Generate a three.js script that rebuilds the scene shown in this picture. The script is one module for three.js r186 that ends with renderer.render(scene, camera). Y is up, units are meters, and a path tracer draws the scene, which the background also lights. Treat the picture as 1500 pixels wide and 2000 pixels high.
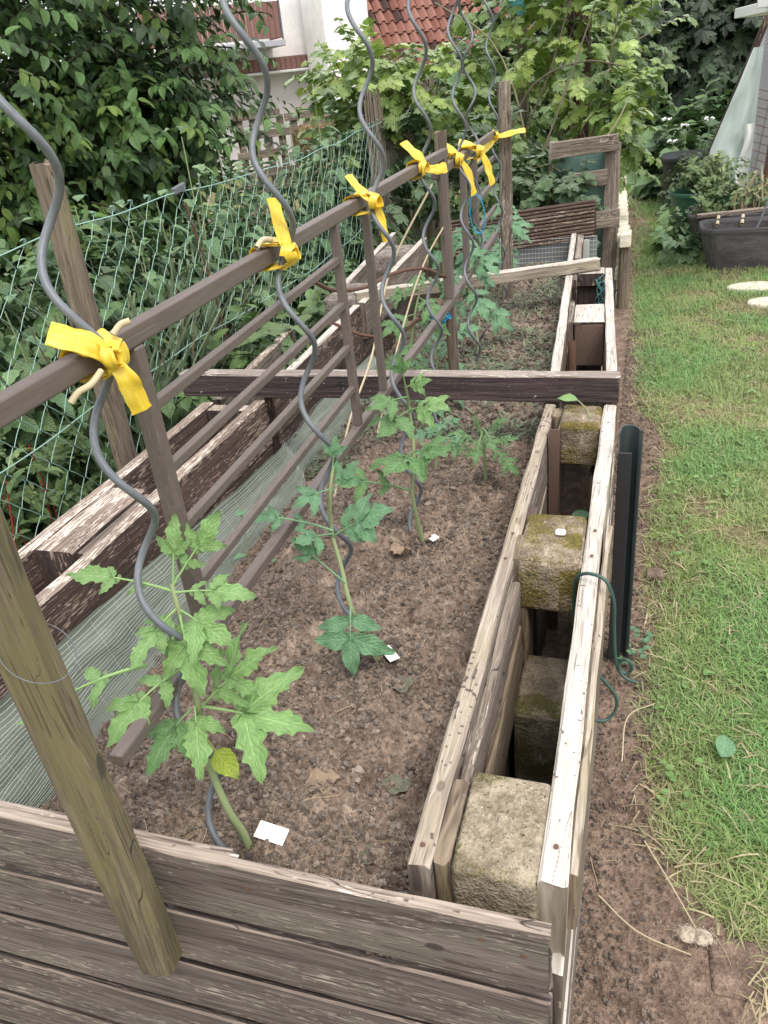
import * as THREE from 'three';
import { mergeGeometries, mergeVertices } from 'three/addons/utils/BufferGeometryUtils.js';
import { RoundedBoxGeometry } from 'three/addons/geometries/RoundedBoxGeometry.js';

/* ------------------------------------------------------------------ camera, sky, sun, exposure */
const scene = new THREE.Scene();
const V = (x, y, z) => new THREE.Vector3(x, y, z);
const camera = new THREE.PerspectiveCamera(66.03, 0.75, 0.05, 300);
camera.position.set(0, 1.4, 0);
camera.quaternion.setFromRotationMatrix(new THREE.Matrix4().makeBasis(
  V(0.9540409, -0.0975745, -0.2833464), V(-0.0565956, 0.8698279, -0.4900982), V(0.2942837, 0.4836099, 0.8243291)));
const renderer = new THREE.WebGLRenderer({ antialias: true });
renderer.toneMapping = THREE.LinearToneMapping;
renderer.toneMappingExposure = 2.2;
renderer.shadowMap.enabled = true;
{ // an overcast sky, brighter towards the zenith and a little towards the veiled sun
  const W = 256, H = 128, d = new Float32Array(W * H * 4), s = V(0.35, 0.85, 0.4).normalize();
  for (let j = 0; j < H; j++) for (let i = 0; i < W; i++) {
    const el = ((j + 0.5) / H - 0.5) * Math.PI, az = ((i + 0.5) / W - 0.5) * 2 * Math.PI;
    const y = Math.sin(el), c = Math.cos(el), dir = V(Math.cos(az) * c, y, Math.sin(az) * c);
    let L = y > 0 ? 0.55 + 0.45 * y : 0.16;
    L *= 1 + 0.5 * Math.pow(Math.max(0, dir.dot(s)), 6);
    const o = (j * W + i) * 4; d[o] = L * 0.99; d[o + 1] = L; d[o + 2] = L * 1.03; d[o + 3] = 1;
  }
  const t = new THREE.DataTexture(d, W, H, THREE.RGBAFormat, THREE.FloatType);
  t.mapping = THREE.EquirectangularReflectionMapping; t.magFilter = THREE.LinearFilter; t.needsUpdate = true;
  scene.background = t; scene.environment = t;
}
const sun = new THREE.DirectionalLight(0xfff4e4, 1.0);
sun.name = 'sun'; sun.position.set(3.5, 8.5, 4); sun.target.position.set(0, 0, 0);
sun.castShadow = true; sun.shadow.radius = 36;
Object.assign(sun.shadow.camera, { left: -12, right: 12, top: 14, bottom: -14, near: 0.1, far: 40 });
scene.add(sun);

/* ------------------------------------------------------------------ small helpers */
function rngOf(seed) { let s = seed >>> 0; return () => { s = (s + 0x6d2b79f5) | 0; let t = Math.imul(s ^ (s >>> 15), 1 | s); t = (t + Math.imul(t ^ (t >>> 7), 61 | t)) ^ t; return ((t ^ (t >>> 14)) >>> 0) / 4294967296; }; }
const rnd = rngOf(20240517);
const R = (a, b) => a + (b - a) * rnd();
const lerp = (a, b, t) => a + (b - a) * t, clamp = (x, a = 0, b = 1) => Math.min(b, Math.max(a, x));
const sstep = (a, b, x) => { const t = clamp((x - a) / (b - a)); return t * t * (3 - 2 * t); };
const PERM = new Uint8Array(65536); { const r = rngOf(7); for (let i = 0; i < 65536; i++) PERM[i] = Math.floor(r() * 256); }
const hsh = (x, y) => PERM[(x * 157 + y * 7919 + ((x * y) & 1023) * 31) & 65535] / 255;
// value noise with period (px, py), value 0..1
function pn(x, y, px, py) {
  let x0 = Math.floor(x), y0 = Math.floor(y); const fx = x - x0, fy = y - y0;
  const u = fx * fx * (3 - 2 * fx), v = fy * fy * (3 - 2 * fy);
  const xa = ((x0 % px) + px) % px, xb = (xa + 1) % px, ya = ((y0 % py) + py) % py, yb = (ya + 1) % py;
  const a = hsh(xa, ya), b = hsh(xb, ya), c = hsh(xa, yb), e = hsh(xb, yb);
  return a + (b - a) * u + (c - a) * v + (a - b - c + e) * u * v;
}
const nz = (x, y) => pn(x + 500, y + 500, 4096, 4096);
const fbm = (x, y, o = 4) => { let s = 0, a = 0.5, f = 1; for (let i = 0; i < o; i++) { s += a * nz(x * f + i * 17.3, y * f + i * 9.1); a *= 0.5; f *= 2.03; } return s / (1 - Math.pow(0.5, o)); };
const taken = new Map();
function numbered(n) { const k = taken.get(n) ?? 0; taken.set(n, k + 1); return k ? n + '_' + String(k).padStart(3, '0') : n; }
function tag(o, label, category, group, kind) {
  if (label) o.userData.label = label; if (category) o.userData.category = category;
  if (group) o.userData.group = group; if (kind) o.userData.kind = kind; return o;
}
function thing(name, label, category, pos, group, kind) {
  const g = new THREE.Group(); g.name = numbered(name); if (pos) g.position.set(...pos); scene.add(g);
  return tag(g, label, category, group, kind);
}
function mesh(name, geo, mat, parent = scene, pos) {
  const m = new THREE.Mesh(geo, mat); m.name = parent === scene ? numbered(name) : name;
  m.castShadow = m.receiveShadow = true; if (pos) m.position.set(...pos); parent.add(m); return m;
}
function solo(name, geo, mat, label, category, group, kind) { return tag(mesh(name, geo, mat), label, category, group, kind); }
const local = (g, parent) => { g.translate(-parent.position.x, -parent.position.y, -parent.position.z); return g; };
const merge = (gs) => mergeGeometries(gs.map((g) => { const q = g.index ? g.toNonIndexed() : g; for (const k of Object.keys(q.attributes)) if (!['position', 'normal', 'uv'].includes(k)) q.deleteAttribute(k); q.clearGroups(); return q; }), false);
const C = (r, g, b) => new THREE.Color().setRGB(r, g, b);

/* ------------------------------------------------------------------ textures */
function dataTex(W, H, f, srgb) {
  const d = new Uint8Array(W * H * 4);
  for (let y = 0, o = 0; y < H; y++) for (let x = 0; x < W; x++, o += 4) { const c = f(x / W, y / H); d[o] = clamp(c[0], 0, 255); d[o + 1] = clamp(c[1], 0, 255); d[o + 2] = clamp(c[2], 0, 255); d[o + 3] = 255; }
  const t = new THREE.DataTexture(d, W, H); t.wrapS = t.wrapT = THREE.RepeatWrapping; t.magFilter = THREE.LinearFilter; t.minFilter = THREE.LinearMipmapLinearFilter;
  if (srgb) t.colorSpace = THREE.SRGBColorSpace; t.needsUpdate = true; return t;
}
const mix3 = (a, b, t) => [lerp(a[0], b[0], t), lerp(a[1], b[1], t), lerp(a[2], b[2], t)];
// weathered board: u along the grain (1 m), v across it (0.3 m)
function woodMat(o) {
  const W = 1024, H = 512, n = W * H, bump = new Float32Array(n), s = o.seed * 37, kr = rngOf(o.seed * 71), knots = []; for (let k = 0; k < (o.knots ?? 3); k++) knots.push([0.1 + 0.8 * kr(), 0.12 + 0.76 * kr(), 0.7 + 0.7 * kr()]);
  let i = 0;
  const map = dataTex(W, H, (u, v) => {
    let kd = 9, kw = 0; for (const q of knots) { const dx = (u - q[0]) / (0.011 * q[2]), dy = (v - q[1]) * 0.3 / (0.007 * q[2]), d = Math.hypot(dx, dy); if (d < kd) kd = d; kw += Math.exp(-dx * dx / 7) * Math.sign(dy) * Math.exp(-Math.abs(dy) / 2.5) * 0.024 * q[2]; }
    const T = (a, b) => { const x = u * a + s * 3, k = pn(x, v * b, 1e6, b); return u > 0.88 ? lerp(k, pn(x - a, v * b, 1e6, b), (u - 0.88) / 0.12) : k; };
    const w = v + kw + (T(3, 4) - 0.5) * 0.05 + (T(8, 9) - 0.5) * 0.012;
    const P = (a, b) => { const x = u * a + s * 3; const f = u; const k = pn(x, w * b, 1e6, b); return f > 0.88 ? lerp(k, pn(x - a, w * b, 1e6, b), (f - 0.88) / 0.12) : k; };
    const big = P(3, 6), grain = P(5, 48), fine = P(9, 130), fib = P(40, 255), fl = P(46, 120) * 0.5 + P(120, 250) * 0.33 + P(6, 12) * 0.42;
    let t = clamp(0.47 + 0.5 * (grain - 0.5) + 0.6 * (fine - 0.5) + 0.6 * (fib - 0.5) + 0.4 * (big - 0.5));
    let c = mix3(o.dark, o.light, t), h = 0.5 + 0.3 * (fine - 0.5) + 0.25 * (fib - 0.5) + 0.2 * (grain - 0.5);
    if (o.flake) { const k = sstep(o.flake, o.flake + 0.05, fl); c = mix3(c, o.flakeCol, k * (0.65 + 0.35 * fib)); h += k * 0.16; }
    if (o.stain) { const k = sstep(o.stain, o.stain + 0.13, P(5, 7) * 0.5 + P(18, 30) * 0.25 + P(60, 120) * 0.3); c = mix3(c, o.stainCol, k * 0.6); }
    const cr = Math.abs(P(4, 22) - 0.5), gate = P(5, 6);
    const k = (1 - sstep(0.0, o.crack ?? 0.012, cr)) * sstep(0.45, 0.6, gate);
    c = mix3(c, o.crackCol ?? [28, 22, 20], k * 0.85); h -= k * 0.5;
    if (o.streak) { const q = (1 - sstep(0.16, 0.26, P(11, 100))) * sstep(0.35, 0.6, P(24, 40)); c = mix3(c, o.crackCol ?? [40, 32, 28], q * o.streak); h -= q * 0.35; }
    if (o.dots) { const q = sstep(1 - o.dots, 1.04 - o.dots, P(150, 60) * 0.7 + P(20, 20) * 0.3); c = mix3(c, [70, 62, 56], q * 0.75); }
    if (kd < 1.4) { const q = sstep(1.35, 0.85, kd), rg = 0.5 + 0.5 * Math.sin(kd * 16); c = mix3(c, mix3(o.dark.map((e) => e * 0.62), o.dark, rg), q * 0.85); h -= q * 0.12 * rg; }
    const sp = P(300, 110); if (o.speck && sp > 1 - o.speck) c = mix3(c, [225, 222, 214], 0.75);
    bump[i++] = h; return c;
  }, true);
  let j = 0; const bm = dataTex(W, H, () => { const b = bump[j++] * 255; return [b, b, b]; });
  for (const t of [map, bm]) t.repeat.set(1, 1 / 0.3);
  return new THREE.MeshStandardMaterial({ map, bumpMap: bm, bumpScale: o.bump ?? 0.0022, roughness: o.rough ?? 0.9 });
}
const woodMats = {
  front: woodMat({ seed: 1, dark: [72, 62, 59], light: [122, 110, 105], flake: 0.8, flakeCol: [160, 148, 138], crack: 0.006, stain: 0.54, stainCol: [102, 98, 88], streak: 0.35, speck: 0.012 }),
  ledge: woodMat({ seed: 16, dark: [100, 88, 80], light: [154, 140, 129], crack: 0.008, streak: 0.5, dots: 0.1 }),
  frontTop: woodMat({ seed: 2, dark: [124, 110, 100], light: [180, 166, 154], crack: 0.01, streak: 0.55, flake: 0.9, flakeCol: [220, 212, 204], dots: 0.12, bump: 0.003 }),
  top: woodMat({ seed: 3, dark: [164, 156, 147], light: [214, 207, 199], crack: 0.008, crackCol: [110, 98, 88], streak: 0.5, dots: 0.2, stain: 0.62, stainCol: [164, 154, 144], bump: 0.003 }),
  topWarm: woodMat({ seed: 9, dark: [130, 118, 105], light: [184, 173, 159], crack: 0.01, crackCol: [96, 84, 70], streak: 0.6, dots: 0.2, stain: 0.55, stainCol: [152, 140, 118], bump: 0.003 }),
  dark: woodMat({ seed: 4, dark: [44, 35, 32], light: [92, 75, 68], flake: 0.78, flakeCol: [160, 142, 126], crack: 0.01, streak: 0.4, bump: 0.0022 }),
  flaky: woodMat({ seed: 5, dark: [50, 39, 36], light: [98, 78, 69], flake: 0.75, flakeCol: [168, 150, 134], crack: 0.012, streak: 0.4, bump: 0.0024 }),
  topFlaky: woodMat({ seed: 6, dark: [100, 85, 76], light: [160, 145, 133], flake: 0.68, flakeCol: [206, 196, 186], crack: 0.012, crackCol: [70, 56, 48], streak: 0.6, bump: 0.003 }),
  beam: woodMat({ seed: 7, dark: [40, 32, 33], light: [88, 74, 72], crack: 0.015, speck: 0.045, bump: 0.0015 }),
  beamTop: woodMat({ seed: 8, dark: [104, 92, 86], light: [164, 152, 143], flake: 0.8, flakeCol: [206, 198, 190], crack: 0.01, streak: 0.4, bump: 0.002 }),
  inner: woodMat({ seed: 10, dark: [80, 68, 56], light: [150, 134, 114], crack: 0.012, streak: 0.6, stain: 0.58, stainCol: [128, 116, 84], speck: 0.02 }),
  stake: woodMat({ seed: 11, dark: [76, 68, 54], light: [122, 111, 90], crack: 0.006, streak: 0.35, stain: 0.5, stainCol: [104, 98, 64], bump: 0.0016 }),
  post: woodMat({ seed: 12, dark: [82, 72, 62], light: [134, 121, 106], crack: 0.012, streak: 0.5, stain: 0.6, stainCol: [116, 112, 80] }),
  grey: woodMat({ seed: 13, dark: [86, 76, 68], light: [148, 136, 124], crack: 0.012, streak: 0.5, flake: 0.86, flakeCol: [180, 170, 158] }),
  deck: woodMat({ seed: 14, dark: [56, 44, 38], light: [110, 90, 78], crack: 0.01, flake: 0.8, flakeCol: [170, 156, 140] }),
};
// speckled aggregate with lichen and moss; box-mapped uv in metres, 0.25 m tile
function stoneMat(o) {
  const W = 512, n = W * W, bump = new Float32Array(n), s = o.seed * 11; let i = 0;
  const map = dataTex(W, W, (u, v) => {
    const P = (f, k = 0) => pn(u * f + s + k, v * f + k, f + 0, f);
    const Q = (f) => { const x = u * f, y = v * f; return pn(x + Math.floor(s), y, f, f); };
    const a = Q(8), b = Q(24), c0 = Q(70), d = Q(150);
    let t = clamp(0.5 + 0.7 * (a - 0.5) + 0.5 * (b - 0.5) + 0.6 * (c0 - 0.5) + 0.4 * (d - 0.5));
    let c = mix3(o.dark, o.light, t); let h = 0.5 + 0.4 * (c0 - 0.5) + 0.3 * (d - 0.5) + 0.35 * (b - 0.5);
    if (o.chip !== null && Q(110) > (o.chipT ?? 0.86)) { c = mix3(c, o.chip ?? [214, 204, 186], 0.7); h += 0.15; }
    if (o.chip !== null && Q(90) < (o.pit ?? 0.13)) { c = mix3(c, [50, 42, 34], 0.75); h -= 0.3; }
    if (o.moss) { const m = sstep(o.moss - 0.06, o.moss + 0.2, Q(5) * 0.5 + Q(16) * 0.22 + Q(70) * 0.22 + Q(160) * 0.16); c = mix3(c, mix3(o.mossCol, [58, 58, 22], Q(80)), m * 0.9); h += m * 0.3 * Q(120); }
    bump[i++] = h; return c;
  }, true);
  let j = 0; const bm = dataTex(W, W, () => { const b = bump[j++] * 255; return [b, b, b]; });
  for (const t of [map, bm]) t.repeat.set(4, 4);
  return new THREE.MeshStandardMaterial({ map, bumpMap: bm, bumpScale: o.bump ?? 0.004, roughness: 0.95 });
}
const stone = {
  block: stoneMat({ seed: 1, dark: [104, 93, 77], light: [160, 148, 128], pit: 0.07, chipT: 0.92, moss: 0.58, mossCol: [96, 88, 46] }),
  mossy: stoneMat({ seed: 2, dark: [98, 85, 70], light: [166, 152, 132], pit: 0.09, chipT: 0.9, moss: 0.47, mossCol: [118, 98, 30] }),
  dark: stoneMat({ seed: 3, dark: [64, 50, 36], light: [138, 112, 74], moss: 0.7, mossCol: [84, 76, 26] }),
  brownish: stoneMat({ seed: 14, dark: [84, 68, 58], light: [136, 116, 102], chip: null, bump: 0.004 }),
  grey: stoneMat({ seed: 4, dark: [92, 84, 78], light: [160, 150, 142], moss: 0.9, mossCol: [90, 90, 50] }),
  pale: stoneMat({ seed: 5, dark: [190, 180, 160], light: [236, 230, 214], chip: [244, 240, 230], bump: 0.002 }),
};
const soilMat = (() => {
  const W = 1024, bump = new Float32Array(W * W); let i = 0;
  const map = dataTex(W, W, (u, v) => {
    const Q = (f, k = 0) => pn(u * f + k, v * f, f, f);
    const a = Q(6), b = Q(20), c = Q(60, 5), d = Q(140), e = Q(300);
    const h = 0.3 * b + 0.35 * c + 0.22 * d + 0.13 * e;
    let col = mix3([92, 76, 67], [182, 163, 149], clamp(0.1 + 0.35 * a + 1.3 * (h - 0.3)));
    if (e > 0.93 && d > 0.5) col = mix3(col, [176, 156, 132], 0.6);
    bump[i++] = h; return col;
  }, true);
  let j = 0; const bm = dataTex(W, W, () => { const b = bump[j++] * 255; return [b, b, b]; });
  for (const t of [map, bm]) t.repeat.set(2.5, 2.5);
  return new THREE.MeshStandardMaterial({ map, bumpMap: bm, bumpScale: 0.009, roughness: 1, color: C(0.8, 0.785, 0.75) });
})();
const stripMat = soilMat.clone(); stripMat.color = C(0.72, 0.67, 0.62);
const lawnMat = (() => {
  const W = 1024, bump = new Float32Array(W * W); let i = 0;
  const map = dataTex(W, W, (u, v) => {
    const Q = (f) => pn(u * f, v * f, f, f);
    const a = Q(5), b = Q(17), c = Q(90), d = Q(260);
    bump[i++] = 0.5 * c + 0.5 * d;
    return mix3(mix3([92, 78, 58], [142, 126, 96], c), mix3([84, 104, 48], [138, 160, 84], d), sstep(0.3, 0.6, 0.5 * a + 0.5 * b));
  }, true);
  let j = 0; const bm = dataTex(W, W, () => { const b = bump[j++] * 255; return [b, b, b]; });
  for (const t of [map, bm]) t.repeat.set(1, 1);
  return new THREE.MeshStandardMaterial({ map, bumpMap: bm, bumpScale: 0.012, roughness: 1 });
})();
// leaf: u 0..1 across (0.5 the midrib), v along; pinnate veins
function leafMat(o) {
  const W = 256, H = 256, bump = new Float32Array(W * H); let i = 0;
  const map = dataTex(W, H, (u, v) => {
    const x = Math.abs(u - 0.5) * 2, t = v * o.veins - x * (o.slant ?? 2.2), f = Math.abs(t - Math.round(t));
    const vein = Math.max(1 - sstep(0.02, 0.09, x), (1 - sstep(0.03, 0.14, f)) * (1 - 0.3 * x));
    const n1 = pn(u * 14, v * 14, 14, 14), n2 = pn(u * 50, v * 50, 50, 50);
    bump[i++] = 0.55 + 0.3 * (0.5 - f) * 0 + 0.35 * Math.abs(f) - 0.45 * vein + 0.25 * (n1 - 0.5);
    return mix3(mix3(o.dark, o.light, clamp(0.5 + 0.6 * (n1 - 0.5) + 0.3 * (n2 - 0.5))), o.vein, vein * (o.veinK ?? 0.55));
  }, true);
  let j = 0; const bm = dataTex(W, H, () => { const b = bump[j++] * 255; return [b, b, b]; });
  return new THREE.MeshPhysicalMaterial({ map, bumpMap: bm, bumpScale: o.bump ?? 0.002, roughness: o.rough ?? 0.62, transmission: o.trans ?? 0.25, thickness: 0, side: THREE.DoubleSide });
}
const M = {
  tomato: leafMat({ veins: 7, dark: [74, 112, 62], light: [104, 146, 84], vein: [150, 186, 128], veinK: 0.5 }),
  tomatoBlue: leafMat({ veins: 7, dark: [78, 120, 84], light: [112, 158, 114], vein: [152, 190, 146], veinK: 0.5 }),
  tomatoYellow: leafMat({ veins: 6, dark: [128, 150, 40], light: [158, 176, 62], vein: [184, 196, 100] }),
  tomatoPale: leafMat({ veins: 7, dark: [96, 136, 72], light: [138, 176, 104], vein: [172, 204, 140] }),
  stem: new THREE.MeshStandardMaterial({ color: C(0.22, 0.27, 0.13), roughness: 0.75 }),
  stemOld: new THREE.MeshStandardMaterial({ color: C(0.24, 0.22, 0.12), roughness: 0.85 }),
  hedge: leafMat({ veins: 10, slant: 2, dark: [200, 205, 190], light: [255, 255, 255], vein: [170, 180, 150], veinK: 0.35, rough: 0.5, trans: 0.32, bump: 0.003 }),
  lobed: leafMat({ veins: 5, slant: 3, dark: [205, 210, 195], light: [255, 255, 255], vein: [255, 255, 235], veinK: 0.3, rough: 0.6, trans: 0.55 }),
  blade: new THREE.MeshPhysicalMaterial({ color: 0xffffff, roughness: 0.7, transmission: 0.2, thickness: 0, side: THREE.DoubleSide }),
  railing: new THREE.MeshStandardMaterial({ map: dataTex(512, 128, (u, v) => { const a = pn(u * 60, v * 8, 60, 8), b = pn(u * 200, v * 40, 200, 40), s = pn(u * 30, v * 70, 30, 70); let c = mix3([88, 78, 74], [104, 94, 90], a * 0.6 + b * 0.4); if (s > 0.93 && a > 0.45) c = mix3(c, [176, 168, 162], 0.6); if (b < 0.07) c = mix3(c, [62, 54, 50], 0.6); return c; }, true), roughness: 0.5 }),
  galv: new THREE.MeshStandardMaterial({ map: dataTex(512, 32, (u, v) => { const a = pn(u * 90, v * 4, 90, 4), b = pn(u * 400, v * 12, 400, 12); return mix3([88, 92, 98], [122, 127, 134], a * 0.55 + b * 0.45); }, true), roughness: 0.5, metalness: 0.2 }),
  ribbon: new THREE.MeshPhysicalMaterial({ map: dataTex(128, 256, (u, v) => { const a = pn(u * 22, v * 3, 22, 3), b = pn(u * 9, v * 12, 9, 12), d = pn(u * 40, v * 60, 40, 60); let c = mix3([226, 194, 48], [246, 222, 100], a * 0.7 + b * 0.3); if (d > 0.9 && b > 0.5) c = mix3(c, [150, 122, 60], 0.5); return c; }, true), roughness: 0.34, transmission: 0.22, thickness: 0, side: THREE.DoubleSide }),
  fenceWire: new THREE.MeshStandardMaterial({ color: C(0.25, 0.4, 0.35), roughness: 0.4 }),
  greenWire: new THREE.MeshStandardMaterial({ color: C(0.03, 0.075, 0.06), roughness: 0.4 }),
  white: new THREE.MeshStandardMaterial({ color: C(0.8, 0.8, 0.8), roughness: 0.5 }),
  twine: new THREE.MeshStandardMaterial({ color: C(0.5, 0.42, 0.28), roughness: 0.95 }),
  blue: new THREE.MeshStandardMaterial({ color: C(0.05, 0.35, 0.6), roughness: 0.6 }),
  teal: new THREE.MeshStandardMaterial({ color: C(0.12, 0.38, 0.4), roughness: 0.6 }),
  straw: new THREE.MeshStandardMaterial({ color: 0xffffff, roughness: 0.9 }),
  clod: new THREE.MeshStandardMaterial({ color: 0xffffff, roughness: 1 }),
  black: new THREE.MeshStandardMaterial({ color: C(0.018, 0.018, 0.022), roughness: 0.55 }),
  rust: new THREE.MeshStandardMaterial({ color: C(0.12, 0.06, 0.04), roughness: 0.85 }),
  channel: new THREE.MeshStandardMaterial({ color: C(0.13, 0.08, 0.06), roughness: 0.6 }),
};

/* ------------------------------------------------------------------ shape builders */
const rectP = (h, w, c = 0.004) => [[-h, -w / 2 + c], [-h, w / 2 - c], [-h + c, w / 2], [-c, w / 2], [0, w / 2 - c], [0, -w / 2 + c], [-c, -w / 2], [-h + c, -w / 2]];
// a profile [[y, z]...] swept along x; group 0 = faces that look up, group 1 = the rest
function sweep(profile, L, o = {}) {
  const seg = o.seg ?? Math.max(2, Math.ceil(L / 0.06)), wob = o.wob ?? 0.0016, sd = o.seed ?? rnd() * 900, u0 = rnd() * 5, v0 = rnd() * 5, n = profile.length;
  const pos = [], uv = [], top = [], rest = [];
  const off = (j, x, k) => (nz(x * 9 + sd + k * 91, (j % n) * 3.7 + sd) - 0.5) * 2 * wob + (nz(x * 1.3 + sd, k * 50 + sd) - 0.5) * 2 * (o.bow ?? wob);
  const pt = (j, i) => { const x = (L * i) / seg, p = profile[j % n], e = (i === 0 || i === seg) ? (o.endJ ?? 0.004) * (nz(j * 5.1 + sd, i + 3) - 0.5) * 2 : 0; return [x + e, p[0] + off(j, x, 0), p[1] + off(j, x, 1)]; };
  let per = 0;
  for (let j = 0; j < n; j++) {
    const a = profile[j], b = profile[(j + 1) % n], len = Math.hypot(b[0] - a[0], b[1] - a[1]);
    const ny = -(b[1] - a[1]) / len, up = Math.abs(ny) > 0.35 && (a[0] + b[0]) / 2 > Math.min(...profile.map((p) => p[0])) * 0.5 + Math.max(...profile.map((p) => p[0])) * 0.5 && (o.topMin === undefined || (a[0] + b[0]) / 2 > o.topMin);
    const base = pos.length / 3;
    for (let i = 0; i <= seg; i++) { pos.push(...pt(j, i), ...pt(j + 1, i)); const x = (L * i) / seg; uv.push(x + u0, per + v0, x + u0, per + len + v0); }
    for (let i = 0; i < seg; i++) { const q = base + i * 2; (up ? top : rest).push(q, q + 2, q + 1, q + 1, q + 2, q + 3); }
    per += len;
  }
  const tri = THREE.ShapeUtils.triangulateShape(profile.map((p) => new THREE.Vector2(p[0], p[1])), []);
  for (const i of [0, seg]) {
    const base = pos.length / 3;
    for (let j = 0; j < n; j++) { const p = pt(j, i); pos.push(...p); uv.push(p[1] + u0 + i, p[2] * 0.4 + v0); }
    for (const t of tri) rest.push(base + t[0], base + t[i ? 1 : 2], base + t[i ? 2 : 1]);
  }
  const g = new THREE.BufferGeometry();
  g.setAttribute('position', new THREE.Float32BufferAttribute(pos, 3)); g.setAttribute('uv', new THREE.Float32BufferAttribute(uv, 2));
  g.setIndex([...top, ...rest]); g.computeVertexNormals();
  g.addGroup(0, top.length, 0); g.addGroup(top.length, rest.length, 1);
  return g;
}
function frameOf(A, B, up = V(0, 1, 0)) {
  const x = B.clone().sub(A).normalize(), z = x.clone().cross(up).normalize(), y = z.clone().cross(x);
  return new THREE.Matrix4().makeBasis(x, y, z).setPosition(A);
}
// a board whose top centre line runs from A to B
function board(parent, name, A, B, h, w, mats, o = {}) {
  const a = V(...A), b = V(...B), g = sweep(o.profile ?? rectP(h, w, o.ch), a.distanceTo(b), o);
  g.applyMatrix4(frameOf(a, b, o.up ? V(...o.up) : undefined));
  if (parent !== scene) local(g, parent);
  return mesh(name, g, mats, parent);
}
function tubeG(pts, r, seg, rad = 6, closed = false) {
  const c = new THREE.CatmullRomCurve3(pts.map((p) => (p.isVector3 ? p : V(...p))), closed);
  return new THREE.TubeGeometry(c, seg ?? pts.length * 4, r, rad, closed);
}
// tube whose radius runs from r0 to r1
function taperG(pts, r0, r1, seg = 12, rad = 6) {
  const g = tubeG(pts, 1, seg, rad), c = new THREE.CatmullRomCurve3(pts.map((p) => (p.isVector3 ? p : V(...p)))), P = g.attributes.position;
  for (let i = 0; i <= seg; i++) { const q = c.getPointAt(i / seg), r = lerp(r0, r1, i / seg); for (let j = 0; j <= rad; j++) { const k = i * (rad + 1) + j; P.setXYZ(k, q.x + (P.getX(k) - q.x) * r, q.y + (P.getY(k) - q.y) * r, q.z + (P.getZ(k) - q.z) * r); } }
  return g;
}
function rod(a, b, r, rad = 6) { return tubeG([a, b], r, 1, rad); }
// a rough block (spacer, stone): rounded box with noise, uv by box mapping in metres
function blockG(w, h, d, r = 0.012, amp = 0.003, seed = rnd() * 100, s = 6) {
  const g = new RoundedBoxGeometry(w, h, d, s, r), P = g.attributes.position, N = g.attributes.normal, uv = new Float32Array(P.count * 2);
  for (let i = 0; i < P.count; i++) {
    const x = P.getX(i), y = P.getY(i), z = P.getZ(i), nx = Math.abs(N.getX(i)), ny = Math.abs(N.getY(i)), nzz = Math.abs(N.getZ(i));
    const k = (fbm(x * 30 + seed + z * 21, y * 30 + z * 17, 3) - 0.5) * 2 * amp;
    P.setXYZ(i, x + N.getX(i) * k, y + N.getY(i) * k, z + N.getZ(i) * k);
    if (ny >= nx && ny >= nzz) { uv[i * 2] = x; uv[i * 2 + 1] = z; } else if (nx >= nzz) { uv[i * 2] = z; uv[i * 2 + 1] = y; } else { uv[i * 2] = x; uv[i * 2 + 1] = y; }
    uv[i * 2] += seed; uv[i * 2 + 1] += seed * 0.7;
  }
  g.setAttribute('uv', new THREE.BufferAttribute(uv, 2)); g.clearGroups(); return g;
}
function sheetG(nu, nv, f) { // f(u, v) -> Vector3 ; uv = (u, v)
  const pos = [], uv = [], ix = [];
  for (let j = 0; j <= nv; j++) for (let i = 0; i <= nu; i++) { const p = f(i / nu, j / nv); pos.push(p.x, p.y, p.z); uv.push(p.u ?? i / nu, p.v ?? j / nv); }
  for (let j = 0; j < nv; j++) for (let i = 0; i < nu; i++) { const a = j * (nu + 1) + i, b = a + nu + 1; ix.push(a, a + 1, b, b, a + 1, b + 1); }
  const g = new THREE.BufferGeometry(); g.setAttribute('position', new THREE.Float32BufferAttribute(pos, 3)); g.setAttribute('uv', new THREE.Float32BufferAttribute(uv, 2)); g.setIndex(ix); g.computeVertexNormals(); return g;
}
// many copies in one InstancedMesh: items = [{p, q, s, c}]
function scatter(name, geo, mat, items, parent = scene) {
  const m = new THREE.InstancedMesh(geo, mat, items.length), t = new THREE.Matrix4();
  items.forEach((o, i) => { t.compose(o.p, o.q, o.s.isVector3 ? o.s : V(o.s, o.s, o.s)); m.setMatrixAt(i, t); m.setColorAt(i, o.c); });
  m.name = parent === scene ? numbered(name) : name; m.castShadow = m.receiveShadow = true; parent.add(m); return m;
}
const quatFrom = (x, y, z) => new THREE.Quaternion().setFromRotationMatrix(new THREE.Matrix4().makeBasis(x, y, z));
// orientation with local +z along d and local +y near n
function orient(d, n) { const z = d.clone().normalize(), x = n.clone().cross(z); if (x.lengthSq() < 1e-6) x.set(1, 0, 0); x.normalize(); return quatFrom(x, z.clone().cross(x), z); }

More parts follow.
